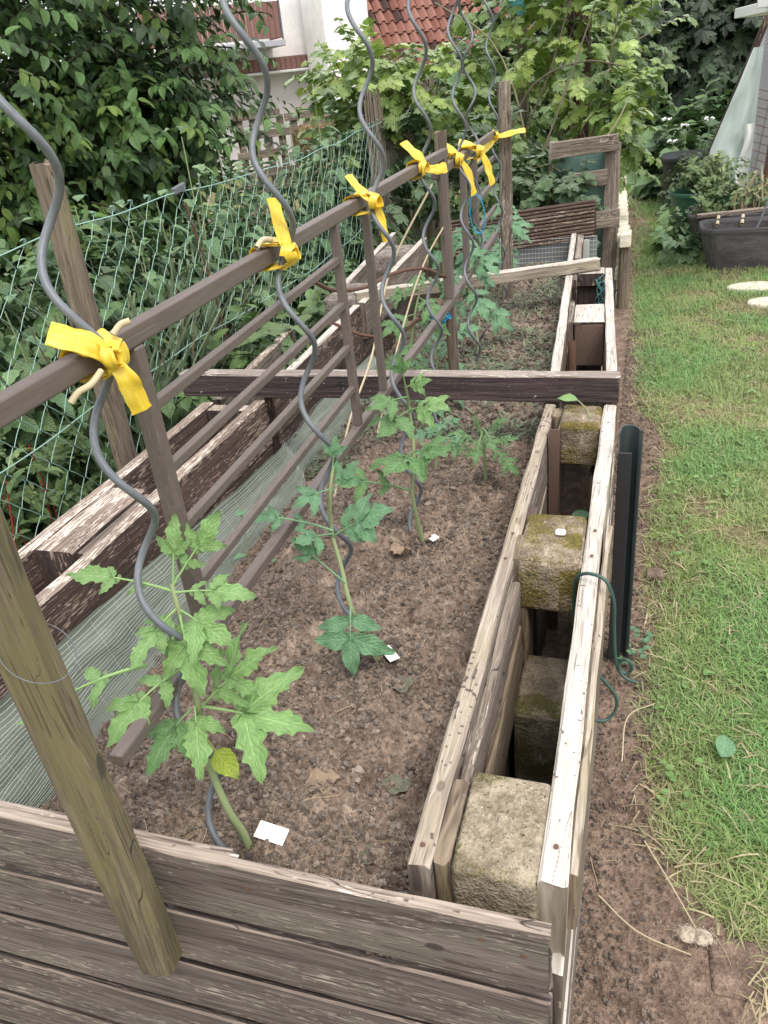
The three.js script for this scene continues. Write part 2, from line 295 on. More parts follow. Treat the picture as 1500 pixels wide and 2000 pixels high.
/* leaf geometries: base at the origin, tip along +z, face up +y */
function simpleLeafG(L, W, o = {}) { // ovate, folded along the midrib and curved down
  const n = o.n ?? 6, pos = [], uv = [], ix = [], seedv = o.seed ?? 0;
  for (let i = 0; i <= n; i++) {
    const t = i / n; let w = W * Math.pow(Math.sin(Math.PI * Math.pow(t, o.skew ?? 0.8)), 0.8) * 0.5; if (i === n) w = 0.0003;
    const y = -(o.droop ?? 0.25) * L * t * t, z = L * t * (1 - 0.12 * (o.droop ?? 0.25) * t);
    const wv = (o.wave ?? 0.06) * L * Math.sin(t * 9 + seedv);
    for (const s of [-1, 0, 1]) { const teeth = o.teeth && s ? 1 - (i % 2) * o.teeth : 1; pos.push(s * w * teeth, y + Math.abs(s) * w * (o.fold ?? 0.35) + s * wv * 0.4, z); uv.push(0.5 + s * 0.5, t); }
    if (i < n) { const a = i * 3; ix.push(a, a + 3, a + 1, a + 1, a + 3, a + 4, a + 1, a + 4, a + 2, a + 2, a + 4, a + 5); }
  }
  const g = new THREE.BufferGeometry(); g.setAttribute('position', new THREE.Float32BufferAttribute(pos, 3)); g.setAttribute('uv', new THREE.Float32BufferAttribute(uv, 2)); g.setIndex(ix); g.computeVertexNormals(); return g;
}
function lobedLeafG(Rr, lobes = 5, seed = 1, depth = 0.35) { // palmate leaf (currant, maple)
  const r = rngOf(seed * 99), K = lobes * 6, pos = [0, 0, 0], uv = [0.5, 0.02], ix = [], rings = 2;
  for (let q = 1; q <= rings; q++) for (let k = 0; k <= K; k++) {
    const a = lerp(-2.75, 2.75, k / K), ph = (a / 5.5 + 0.5) * lobes, f = Math.abs(ph - Math.floor(ph) - 0.5) * 2;
    let rad = Rr * (0.62 + 0.38 * Math.cos(a * 0.5)) * (1 - depth * Math.pow(f, 1.6)) * (1 + 0.09 * (k % 2 ? 1 : -1)) * (0.95 + 0.1 * r());
    rad *= q / rings; const x = Math.sin(a) * rad, z = Math.cos(a) * rad + Rr * 0.28 * (q / rings);
    pos.push(x, 0.12 * Rr * Math.sin(a * 3 + seed) * (q / rings) - 0.28 * (x * x + z * z) / Rr + (1 - f) * -0.05 * Rr, z);
    uv.push(0.5 + 0.45 * x / Rr, clamp(0.1 + 0.7 * z / Rr * 0.8));
  }
  for (let k = 0; k < K; k++) ix.push(0, 1 + k, 2 + k);
  for (let k = 0; k < K; k++) { const a = 1 + k, b = 1 + K + 1 + k; ix.push(a, b, a + 1, a + 1, b, b + 1); }
  const g = new THREE.BufferGeometry(); g.setAttribute('position', new THREE.Float32BufferAttribute(pos, 3)); g.setAttribute('uv', new THREE.Float32BufferAttribute(uv, 2)); g.setIndex(ix); g.computeVertexNormals(); return g;
}

/* ------------------------------------------------------------------ ground, soil, lawn */
const edgeZ = [[0.5, 0.42], [-0.5, 0.38], [-0.93, 0.23], [-1.05, 0.115], [-1.13, 0.08], [-1.42, 0.065], [-1.8, 0.055], [-2.3, 0.035], [-2.6, 0.055], [-2.75, 0.1], [-3.1, 0.1], [-3.4, 0.01], [-4.5, -0.05], [-5.5, -0.08], [-9, -0.14], [-14, -0.2], [-40, -0.2]];
function edgeX(z) { for (let i = 1; i < edgeZ.length; i++) if (z >= edgeZ[i][0]) { const a = edgeZ[i - 1], b = edgeZ[i]; return lerp(b[1], a[1], clamp((z - b[0]) / (a[0] - b[0]))); } return -0.2; }
const groundH = (x, z) => (fbm(x * 1.7, z * 1.7, 3) - 0.5) * 0.03 * sstep(-0.3, 0.4, x + 0.2) - 0.004 - 0.34 * sstep(-0.49, -0.4, z) * sstep(-0.14, -0.3, x);
{
  const xs = [], zs = [];
  for (let x = -60; x < -4; x += 4) xs.push(x); for (let x = -4; x < -0.3; x += 0.25) xs.push(x); for (let x = -0.3; x < 2; x += 0.04) xs.push(x); for (let x = 2; x <= 60; x += 4) xs.push(x);
  for (let z = -90; z < -14; z += 4) zs.push(z); for (let z = -14; z < -5; z += 0.2) zs.push(z); for (let z = -5; z < 0.6; z += 0.05) zs.push(z); for (let z = 0.6; z <= 30; z += 3) zs.push(z);
  const g = sheetG(xs.length - 1, zs.length - 1, (u, v) => { const x = xs[Math.round(u * (xs.length - 1))], z = zs[Math.round(v * (zs.length - 1))]; const p = V(x, groundH(x, z), z); p.u = x; p.v = z; return p; });
  solo('lawn', g, lawnMat, 'mown lawn ground beside the raised bed', null, null, 'structure');
  // bare trodden soil along the bed, a thin sheet on top
  const b = sheetG(60, 260, (u, v) => {
    const z = lerp(0.3, -9.5, v), e = Math.max(edgeX(z), -0.05) + 0.05 * (fbm(z * 6, 3, 3) - 0.5) + 0.06 * sstep(-6, -7.4, z) * (1 - sstep(-7.4, -8.6, z)) * 1.2;
    const x = lerp(-0.42, e + 0.02, u);
    const p = V(x, groundH(x, z) + 0.006 + 0.014 * (fbm(x * 26, z * 26, 4) - 0.4) * (0.35 + 0.9 * sstep(0.08, -0.02, x)) * (1 - sstep(0.85, 1, u)), z); p.u = x; p.v = z; return p;
  });
  solo('bare_soil_strip', b, stripMat, 'strip of bare trodden soil between the raised bed and the lawn', null, null, 'structure');
}
const soilH = (x, z) => {
  const far = sstep(-1.9, -2.1, z);
  let h = lerp(0.464, 0.45, far) - 0.165 * sstep(-0.66, -0.98, x) - 0.02 * sstep(-0.3, -0.22, x);
  h += 0.03 * (fbm(x * 5 + 3, z * 5, 3) - 0.5) + 0.046 * (fbm(x * 20, z * 20, 3) - 0.5) + 0.032 * (fbm(x * 60, z * 60, 3) - 0.5) + 0.012 * Math.pow(fbm(x * 150, z * 150, 2), 2);
  h += 0.03 * far * sstep(-2.75, -2.95, z) * (1 - sstep(-3.1, -3.35, z)) * sstep(-0.6, -0.4, x);
  return h;
};
{
  const g = sheetG(210, 330, (u, v) => { const x = lerp(-1.04, -0.2, u), z = -0.541 - 1.459 * v; const p = V(x, soilH(x, z), z); p.u = x; p.v = z; return p; });
  solo('bed_soil', g, soilMat, 'crumbly brown soil filling the near raised bed', null, null, 'structure');
  const h = sheetG(120, 200, (u, v) => { const z = -2.0 - 2.25 * v, s = (-2 - z) * 0.045, x = lerp(-1.06 - s * 0.6, -0.21 - s, u); const p = V(x, soilH(x, z), z); p.u = x; p.v = z; return p; });
  solo('bed_soil', h, soilMat, 'soil with wilted weeds filling the far raised bed', null, null, 'structure');
}
{ // soil crumbs, straw, wilted clippings, gravel along the bed
  const cg = new THREE.IcosahedronGeometry(1, 1), P = cg.attributes.position;
  for (let i = 0; i < P.count; i++) { const x = P.getX(i), y = P.getY(i), z = P.getZ(i), k = 0.5 + 0.9 * nz(x * 3.1 + 9 + z * 1.7, y * 3.1 + z * 2.3); P.setXYZ(i, x * k, y * k * 0.85, z * k); }
  const clodG = cg; clodG.computeVertexNormals();
  clodG.setAttribute('uv', new THREE.Float32BufferAttribute(new Float32Array(clodG.attributes.position.count * 2), 2));
  const items = [], far = [], strip = [], q = () => new THREE.Quaternion().setFromEuler(new THREE.Euler(R(0, 6), R(0, 6), R(0, 6)));
  const damp = (x, z) => { let m = 0; for (const [a, b] of [[-0.47, -0.63], [-0.42, -1.06], [-0.43, -1.46], [-0.34, -1.75]]) m = Math.max(m, Math.exp(-(Math.pow(x - a, 2) + Math.pow(z - b, 2)) / 0.0022 * (0.5 + fbm(x * 30, z * 30, 2)))); return 1 - 0.5 * m; }, brown = () => { const t = R(0, 1), k = Math.pow(R(0, 1), 4); return C(lerp(0.08, 0.228, t) + k * 0.06, lerp(0.062, 0.177, t) + k * 0.06, lerp(0.05, 0.14, t) + k * 0.06); };
  for (let i = 0; i < 80000; i++) { const x = R(-1.0, -0.21), z = -0.53 - 1.46 * Math.pow(rnd(), 1.25); if (fbm(x * 9, z * 9, 2) < R(0.25, 0.62) || Math.hypot(x + 0.452, z + 0.648) < 0.03) continue; const s = i < 700 ? R(0.004, 0.0085) : 0.0011 + 0.0044 * Math.pow(rnd(), 5), dm = damp(x, z); items.push({ p: V(x, soilH(x, z) + s * 0.3, z), q: q(), s: V(s, s * R(0.7, 1), s * R(0.8, 1.3)), c: brown().multiplyScalar(dm) }); if (dm < 0.75 && rnd() < 0.9) for (let e = 0; e < 5; e++) { const xx = x + R(-0.008, 0.008), zz = z + R(-0.008, 0.008), ss = R(0.001, 0.002); items.push({ p: V(xx, soilH(xx, zz) + ss * 0.3, zz), q: q(), s: ss, c: brown().multiplyScalar(dm) }); } }
  for (let i = 0; i < 9000; i++) { const z = R(-2.05, -4.2), x = R(-1.0, -0.24) - (-2 - z) * 0.045; const s = 0.002 + 0.011 * Math.pow(rnd(), 3); far.push({ p: V(x, soilH(x, z) + s * 0.4, z), q: q(), s, c: brown() }); }
  for (let i = 0; i < 9000; i++) { const z = -0.4 - 4.2 * Math.pow(rnd(), 1.3), x = -0.05 + 0.16 * Math.pow(rnd(), 1.7); const s = 0.001 + 0.0042 * Math.pow(rnd(), 4); strip.push({ p: V(x, groundH(x, z) + 0.012 + s * 0.3, z), q: q(), s, c: brown().multiplyScalar(0.8) }); }
  tag(scatter('soil_crumbs', clodG, M.clod, items), 'crumbs of brown soil covering the near bed', 'soil', null, 'stuff');
  tag(scatter('soil_crumbs', clodG, M.clod, far), 'crumbs of soil covering the far bed', 'soil', null, 'stuff');
  tag(scatter('soil_crumbs', clodG, M.clod, strip), 'loose soil crumbs along the foot of the outer board', 'soil', null, 'stuff');
  const st = [];
  const sg = tubeG([V(0, 0, -0.5), V(0.03, 0.02, -0.15), V(-0.02, 0.03, 0.2), V(0.02, 0, 0.5)], 0.02, 5, 4);
  const strawC = () => { const k = R(0.6, 1.15); return C(0.36 * k, 0.27 * k, 0.17 * k); };
  const layS = (x, y, z, l) => st.push({ p: V(x, y, z), q: new THREE.Quaternion().setFromEuler(new THREE.Euler(R(-0.25, 0.25), R(0, 6.28), R(0, 6))), s: V(l * R(0.4, 0.9), l * R(0.4, 0.9), l), c: strawC() });
  for (let i = 0; i < 520; i++) { const x = R(-0.98, -0.22), z = R(-0.55, -1.98); layS(x, soilH(x, z) + 0.004, z, R(0.012, 0.055)); }
  for (let i = 0; i < 260; i++) { const z = R(-2.05, -4.2), x = R(-0.95, -0.3); layS(x, soilH(x, z) + 0.005, z, R(0.02, 0.08)); }
  for (let i = 0; i < 260; i++) { const z = R(-0.45, -3.5), e = edgeX(z), x = lerp(-0.03, e + 0.05, Math.pow(rnd(), 0.55)); layS(x, groundH(x, z) + 0.016, z, R(0.015, 0.075)); }
  tag(scatter('straw_litter', sg, M.straw, st), 'bits of dry straw and roots lying on the soil', 'straw', null, 'stuff');
  // wilted grey-green clippings over the far bed
  const bl = bladeG(0.5), wl = [];
  for (let i = 0; i < 26000; i++) { const z = R(-2.06, -4.2), x = R(-1.0, -0.23) - (-2 - z) * 0.045; if (fbm(x * 4 + 7, z * 4, 2) < 0.42 && rnd() < 0.85) continue; const k = R(0.5, 1.2), g = rnd(); wl.push({ p: V(x, soilH(x, z) + 0.005, z), q: new THREE.Quaternion().setFromEuler(new THREE.Euler(R(0.6, 1.5), R(0, 6.28), R(-0.4, 0.4), 'YXZ')), s: V(R(0.6, 1.5), 1, 1).multiplyScalar(R(0.02, 0.05)), c: C(lerp(0.13, 0.2, g) * k, lerp(0.2, 0.2, g) * k, lerp(0.1, 0.13, g) * k) }); }
  tag(scatter('wilted_clippings', bl, M.blade, wl), 'grey-green wilted clippings strewn over the far bed', 'clippings', null, 'stuff');
}
function bladeG(bend = 0.6, w = 0.055) { // unit grass blade, height 1
  const pos = [], uv = [], ix = [], n = 4;
  for (let i = 0; i <= n; i++) { const t = i / n, a = t * bend * 1.6, ww = w * (1 - Math.pow(t, 2.2)) + 0.004; pos.push(-ww, Math.sin(Math.min(a, 1.5)) / Math.max(bend * 1.6, 0.01) * 1, (1 - Math.cos(a)) / Math.max(bend * 1.6, 0.01), ww, Math.sin(Math.min(a, 1.5)) / Math.max(bend * 1.6, 0.01), (1 - Math.cos(a)) / Math.max(bend * 1.6, 0.01)); uv.push(0, t, 1, t); if (i < n) { const q = i * 2; ix.push(q, q + 1, q + 2, q + 2, q + 1, q + 3); } }
  const g = new THREE.BufferGeometry(); g.setAttribute('position', new THREE.Float32BufferAttribute(pos, 3)); g.setAttribute('uv', new THREE.Float32BufferAttribute(uv, 2)); g.setIndex(ix); g.computeVertexNormals(); return g;
}
{ // lawn blades
  const kinds = [[], [], []], geos = [bladeG(0.35, 0.022), bladeG(0.8, 0.024), bladeG(1.05, 0.021)];
  const put = (x, z, s0) => {
    const e = edgeX(z) + 0.05 * (fbm(z * 6, 3, 3) - 0.5), d = x - e, patch = fbm(x * 3.2 + 40, z * 3.2, 3);
    let keep = sstep(-0.03, 0.07, d) * (0.3 + 1.2 * sstep(0.32, 0.62, patch * 0.7 + 0.3 * fbm(x * 11, z * 11, 2))); if (d < 0 && rnd() < 0.985) return;
    const bare = Math.exp(-(Math.pow((x - 0.08) / 0.07, 2) + Math.pow((z + 3.0) / 0.25, 2))) + Math.exp(-(Math.pow((x - 0.02) / 0.17, 2) + Math.pow((z + 7.3) / 0.8, 2))) * 0.45;
    if (rnd() > keep * (1 - bare)) return;
    const dry = clamp(sstep(0.1, -0.02, d) * 0.6 + sstep(0.52, 0.3, patch) * 0.55 + R(-0.25, 0.25)), lush = sstep(0.45, 0.68, patch), g = R(0.7, 1.2);
    const c = C(lerp(lerp(0.215, 0.165, lush), 0.35, dry) * g, lerp(lerp(0.31, 0.325, lush), 0.33, dry) * g, lerp(0.09, 0.17, dry) * g);
    const k = rnd() < 0.25 ? 0 : rnd() < 0.6 ? 1 : 2;
    kinds[k].push({ p: V(x, groundH(x, z) - 0.002, z), q: new THREE.Quaternion().setFromEuler(new THREE.Euler(R(0.1, k === 2 ? 1.35 : 0.85), R(0, 6.28), 0, 'YXZ')), s: V(R(0.8, 1.3), 1, 1).multiplyScalar(s0 * R(0.55, 1.25)), c });
  };
  for (let i = 0; i < 62000; i++) { const z = -0.35 - 2.6 * Math.pow(rnd(), 1.35), w = 0.22 + -z * 0.14; put(lerp(-0.02, 0.14 + w, rnd()), z, 0.043); }
  for (let i = 0; i < 62000; i++) { const z = R(-2.6, -6.2); put(lerp(-0.05, 0.36 + -z * 0.09, rnd()), z, 0.048); }
  for (let i = 0; i < 42000; i++) { const z = R(-5.8, -12.5); put(lerp(-0.25, 1.1, rnd()), z, 0.07); }
  kinds.forEach((it, k) => tag(scatter('grass_blades', geos[k], M.blade, it), ['upright green blades of the mown lawn', 'bent green blades of the mown lawn', 'flattened blades of the mown lawn'][k], 'grass', null, 'stuff'));
}

{ // clover and flat weeds among the grass, dry clippings on it
  const it = [], g = simpleLeafG(1, 0.75, { n: 4, droop: 0.2, skew: 1.1 }), dry = [];
  for (let i = 0; i < 420; i++) { const z = -0.5 - 6 * Math.pow(rnd(), 1.6), x = edgeX(z) + R(0.03, 0.35 - z * 0.1); if (fbm(x * 4 + 9, z * 4 + 2, 2) < 0.5) continue; for (let k = 0; k < 4; k++) { const a = R(0, 6.28), q = R(0.7, 1.2); it.push({ p: V(x + R(-0.015, 0.015), groundH(x, z) + R(0.008, 0.03), z + R(-0.015, 0.015)), q: orient(V(Math.cos(a), 0.2, Math.sin(a)), V(R(-0.2, 0.2), 1, R(-0.2, 0.2))), s: R(0.01, 0.024), c: C(0.15 * q, 0.27 * q, 0.075 * q) }); } }
  tag(scatter('lawn_clover', g, M.blade, it), 'clover and small broad-leaved weeds scattered in the lawn', 'clover', null, 'stuff');
  const b = bladeG(0.5, 0.02); for (let i = 0; i < 2800; i++) { const z = -0.4 - 5.5 * Math.pow(rnd(), 1.5), x = edgeX(z) + R(-0.03, 0.4 - z * 0.1), k = R(0.7, 1.2); dry.push({ p: V(x, groundH(x, z) + R(0.006, 0.022), z), q: new THREE.Quaternion().setFromEuler(new THREE.Euler(R(1.2, 1.65), R(0, 6.28), 0, 'YXZ')), s: V(R(0.7, 1.3), 1, 1).multiplyScalar(R(0.03, 0.08)), c: C(0.42 * k, 0.35 * k, 0.21 * k) }); }
  tag(scatter('dry_clippings', b, M.blade, dry), 'straw-coloured dry clippings lying on the lawn and its edge', 'clippings', null, 'stuff');
}
/* ------------------------------------------------------------------ near raised bed */
const W = woodMats, TOPS = [W.top, W.dark];
const bed = thing('raised_bed', 'near raised bed of double weathered boards with tomatoes planted in it', 'raised bed', [-0.6, 0, -1.2]);
{
  // front wall: tongue and groove boards, five high
  const prof = [[0, 0], [0, 0.0165], [0.003, 0.0185], [0.05, 0.0205], [0.106, 0.0222], [0.1125, 0.0225], [0.1125, 0.0192], [0.098, 0.006], [0.098, 0]];
  const flip = prof.map(([y, z]) => [y - 0.117, z]);
  const yL = [0.603, 0.486, 0.369, 0.252, 0.135, 0.018, -0.099], yR = [0.592, 0.472, 0.357, 0.24, 0.123, 0.006, -0.111];
  for (let i = 0; i < 7; i++) board(bed, 'front_plank', [-1.28, yL[i] - 0.002, -0.538 + i * 0.0012], [-0.05 - R(0, 0.003), yR[i] - 0.003, -0.538 + i * 0.0012], 0, 0, [i ? W.ledge : W.frontTop, W.front], { profile: i ? flip : [[-0.1165, 0.006], [-0.1165, 0.0165], [-0.112, 0.0185], [-0.03, 0.021], [-0.019, 0.0212], [-0.003, 0.0212], [0, 0.0185], [-0.001, 0.008], [-0.004, 0.006]], wob: 0.0012, bow: 0.0018, seg: 60, seed: 40 + i, topMin: -0.008 });
  board(bed, 'inner_plank', [-1.2, 0.59, -0.544], [-0.44, 0.586, -0.542], 0.1, 0.014, [W.frontTop, W.front], { wob: 0.0015, endJ: 0.012 });
  // right wall: inner and outer skins with spacer blocks between
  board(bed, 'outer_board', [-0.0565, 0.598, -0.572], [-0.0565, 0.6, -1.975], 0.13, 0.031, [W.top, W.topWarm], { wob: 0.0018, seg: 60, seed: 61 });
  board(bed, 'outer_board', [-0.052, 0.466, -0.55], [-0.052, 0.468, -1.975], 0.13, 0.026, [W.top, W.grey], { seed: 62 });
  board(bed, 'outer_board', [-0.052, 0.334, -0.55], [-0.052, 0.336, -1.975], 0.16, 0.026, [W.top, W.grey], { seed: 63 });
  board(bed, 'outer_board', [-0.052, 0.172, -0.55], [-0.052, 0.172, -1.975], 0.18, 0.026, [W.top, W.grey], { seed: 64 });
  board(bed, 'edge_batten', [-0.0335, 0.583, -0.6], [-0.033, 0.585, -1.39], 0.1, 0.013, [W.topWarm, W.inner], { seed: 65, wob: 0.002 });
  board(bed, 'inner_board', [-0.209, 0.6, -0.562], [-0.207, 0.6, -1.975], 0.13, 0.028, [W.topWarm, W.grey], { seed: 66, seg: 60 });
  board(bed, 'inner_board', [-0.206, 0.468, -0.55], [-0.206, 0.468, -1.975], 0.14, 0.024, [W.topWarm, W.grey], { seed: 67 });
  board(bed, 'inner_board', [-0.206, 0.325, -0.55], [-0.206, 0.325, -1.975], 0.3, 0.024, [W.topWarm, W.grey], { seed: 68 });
  board(bed, 'inner_batten', [-0.184, 0.578, -0.61], [-0.186, 0.574, -1.19], 0.085, 0.017, [W.grey, W.grey], { seed: 69, wob: 0.003 });
  board(bed, 'inner_batten', [-0.176, 0.47, -0.72], [-0.18, 0.47, -1.19], 0.12, 0.012, [W.inner, W.inner], { seed: 70, wob: 0.003 });
  const post = (x, z, w, d, y0, y1, mats) => { const g = sweep(rectP(d, w, 0.005), y1 - y0, { seed: rnd() * 99, wob: 0.002, seg: 10 }); g.applyMatrix4(new THREE.Matrix4().makeBasis(V(0, 1, 0), V(0, 0, 1), V(1, 0, 0)).setPosition(x, y0, z)); local(g, bed); return mesh('corner_post', g, mats, bed); };
  post(-0.1835, -0.574, 0.021, 0.125, 0, 0.594, [W.inner, W.inner]);
  post(-0.184, -1.215, 0.026, 0.09, 0, 0.602, [W.inner, W.inner]);
  post(-0.187, -1.375, 0.022, 0.06, 0, 0.59, [W.dark, W.dark]);
  post(-0.187, -1.885, 0.024, 0.06, 0, 0.603, [W.inner, W.inner]);
  post(-0.09, -1.86, 0.014, 0.06, 0, 0.45, [W.inner, W.dark]);
  const blk = (x0, x1, y0, y1, z0, z1, m, r = 0.016, amp = 0.004) => { const g = blockG(x1 - x0, y1 - y0, z0 - z1, r, amp, rnd() * 50, 8); g.translate((x0 + x1) / 2, (y0 + y1) / 2, (z0 + z1) / 2); return mesh('spacer_block', local(g, bed), m, bed); };
  tag(blk(-0.1725, -0.0705, 0.45, 0.596, -0.57, -0.72, stone.block, 0.009, 0.003), 'rounded sandy spacer block at the front corner');
  tag(blk(-0.192, -0.074, 0.49, 0.606, -1.212, -1.392, stone.mossy, 0.014), 'mossy spacer block with a pale stone on it');
  tag(blk(-0.174, -0.073, 0.49, 0.604, -1.832, -1.968, stone.mossy, 0.012), 'mossy grey spacer block under the crossbeam');
  blk(-0.176, -0.07, 0.0, 0.375, -1.06, -1.23, stone.block, 0.009);
  
  { const pts = []; const s = new THREE.Shape(); s.moveTo(-0.012, -0.014); s.lineTo(0.012, -0.014); s.lineTo(0.012, 0.012); s.lineTo(0.0095, 0.012); s.lineTo(0.0095, -0.0115); s.lineTo(-0.0095, -0.0115); s.lineTo(-0.0095, 0.012); s.lineTo(-0.012, 0.012);
    const g = new THREE.ExtrudeGeometry(s, { depth: 0.6, bevelEnabled: false }); g.rotateX(-Math.PI / 2); g.translate(-0.178, 0.02, -1.78); mesh('channel_post', local(g, bed), M.channel, bed); }
  // left wall
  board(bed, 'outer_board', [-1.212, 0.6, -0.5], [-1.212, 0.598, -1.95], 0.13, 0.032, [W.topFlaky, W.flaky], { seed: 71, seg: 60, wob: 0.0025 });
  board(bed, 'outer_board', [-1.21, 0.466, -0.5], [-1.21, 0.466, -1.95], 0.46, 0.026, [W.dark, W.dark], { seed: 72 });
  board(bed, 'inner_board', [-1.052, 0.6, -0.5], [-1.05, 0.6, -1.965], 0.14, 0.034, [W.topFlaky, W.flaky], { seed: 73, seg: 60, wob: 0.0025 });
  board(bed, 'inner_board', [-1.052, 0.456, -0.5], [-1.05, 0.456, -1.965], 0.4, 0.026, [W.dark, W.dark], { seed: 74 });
  const wblk = (x0, x1, yt, h, z0, z1, mats) => board(bed, 'spacer_block', [(x0 + x1) / 2, yt, z0], [(x0 + x1) / 2, yt, z1], h, x1 - x0, mats, { wob: 0.002 });
  wblk(-1.194, -1.1, 0.594, 0.12, -1.125, -1.41, [W.topFlaky, W.dark]);
  wblk(-1.1, -1.071, 0.588, 0.12, -1.135, -1.4, [W.grey, W.dark]);
  wblk(-1.194, -1.071, 0.592, 0.12, -1.9, -1.945, [W.topFlaky, W.dark]);
  wblk(-1.194, -1.071, 0.2, 0.2, -0.7, -0.95, [W.dark, W.dark]);
}
{ // nail heads
  const ng = new THREE.CylinderGeometry(0.0032, 0.0032, 0.0016, 10), add = (x, y, z, ax) => { const m = mesh('nail_head', ng, M.rust, bed, [x + 0.6, y, z + 1.2]); if (ax === 'z') m.rotation.x = Math.PI / 2; if (ax === 'x') m.rotation.z = Math.PI / 2; };
  for (let i = 0; i < 4; i++) for (const x of [-1.05, -0.42, -0.125, -0.075]) add(x + R(-0.01, 0.01), 0.55 - i * 0.117 + R(-0.01, 0.01), -0.5175 - (i ? 0.0005 : 0.001), 'z');
  for (const z of [-0.62, -1.25, -1.34, -1.86]) { add(-0.0565, 0.601, z, 'y'); add(-0.209, 0.601, z + 0.03, 'y'); }
}
{ // plastic liner along the left wall with bird netting over it
  const liner = thing('bed_liner', 'greenish plastic liner with white netting along the left wall of the near bed', 'liner', [-1.0, 0.4, -1.2]);
  const surf = (u, v) => { // u along z, v down
    const z = lerp(-0.53, -3.05, u), yt = lerp(0.515, 0.43, sstep(0.06, 0.6, u)) - 0.04 * sstep(0.6, 1, u) + 0.02 * (fbm(z * 5, 1, 3) - 0.5);
    const k = Math.pow(v, 0.8), bulge = 0.014 * Math.sin(Math.PI * v) * (0.6 + fbm(z * 4, v * 3, 2));
    const wr = 0.024 * (fbm(z * 12 + v * 3, v * 3.5, 3) - 0.5) * Math.sin(Math.PI * Math.min(1, v * 1.2));
    const x = lerp(-1.034, -0.98, v) + bulge + wr - 0.03 * sstep(-2.02, -2.1, z), y = lerp(yt, 0.27, k);
    return V(x, y, z);
  };
  const lm = new THREE.MeshPhysicalMaterial({ map: dataTex(256, 256, (u, v) => mix3([98, 106, 96], [166, 174, 164], clamp(0.7 * pn(u * 5, v * 9, 5, 9) + 0.5 * pn(u * 30, v * 40, 30, 40) - 0.1)), true), roughness: 0.5, side: THREE.DoubleSide, transmission: 0.2, thickness: 0 });
  mesh('liner_sheet', local(sheetG(260, 40, surf), liner), lm, liner);
  const gs = [], n = (u, v) => surf(u, v).add(V(0.006, 0.003, 0));
  for (let k = 0; k < 34; k++) { const v = 0.015 + k * 0.0288, pts = []; for (let i = 0; i <= 100; i++) { const p = n(i / 100, clamp(v + 0.01 * (nz(i * 0.7, k * 7) - 0.5))); pts.push(p); } gs.push(tubeG(pts, 0.00042, 150, 3)); }
  for (let k = 0; k < 32; k++) { const u = (k + 0.5) / 32, pts = []; for (let i = 0; i <= 8; i++) pts.push(n(clamp(u + 0.002 * (nz(i, k * 3) - 0.5)), 0.02 + i * 0.12)); gs.push(tubeG(pts, 0.00022, 10, 3)); }
  mesh('netting', local(merge(gs), liner), new THREE.MeshStandardMaterial({ color: C(0.62, 0.68, 0.62), roughness: 0.6 }), liner);
}
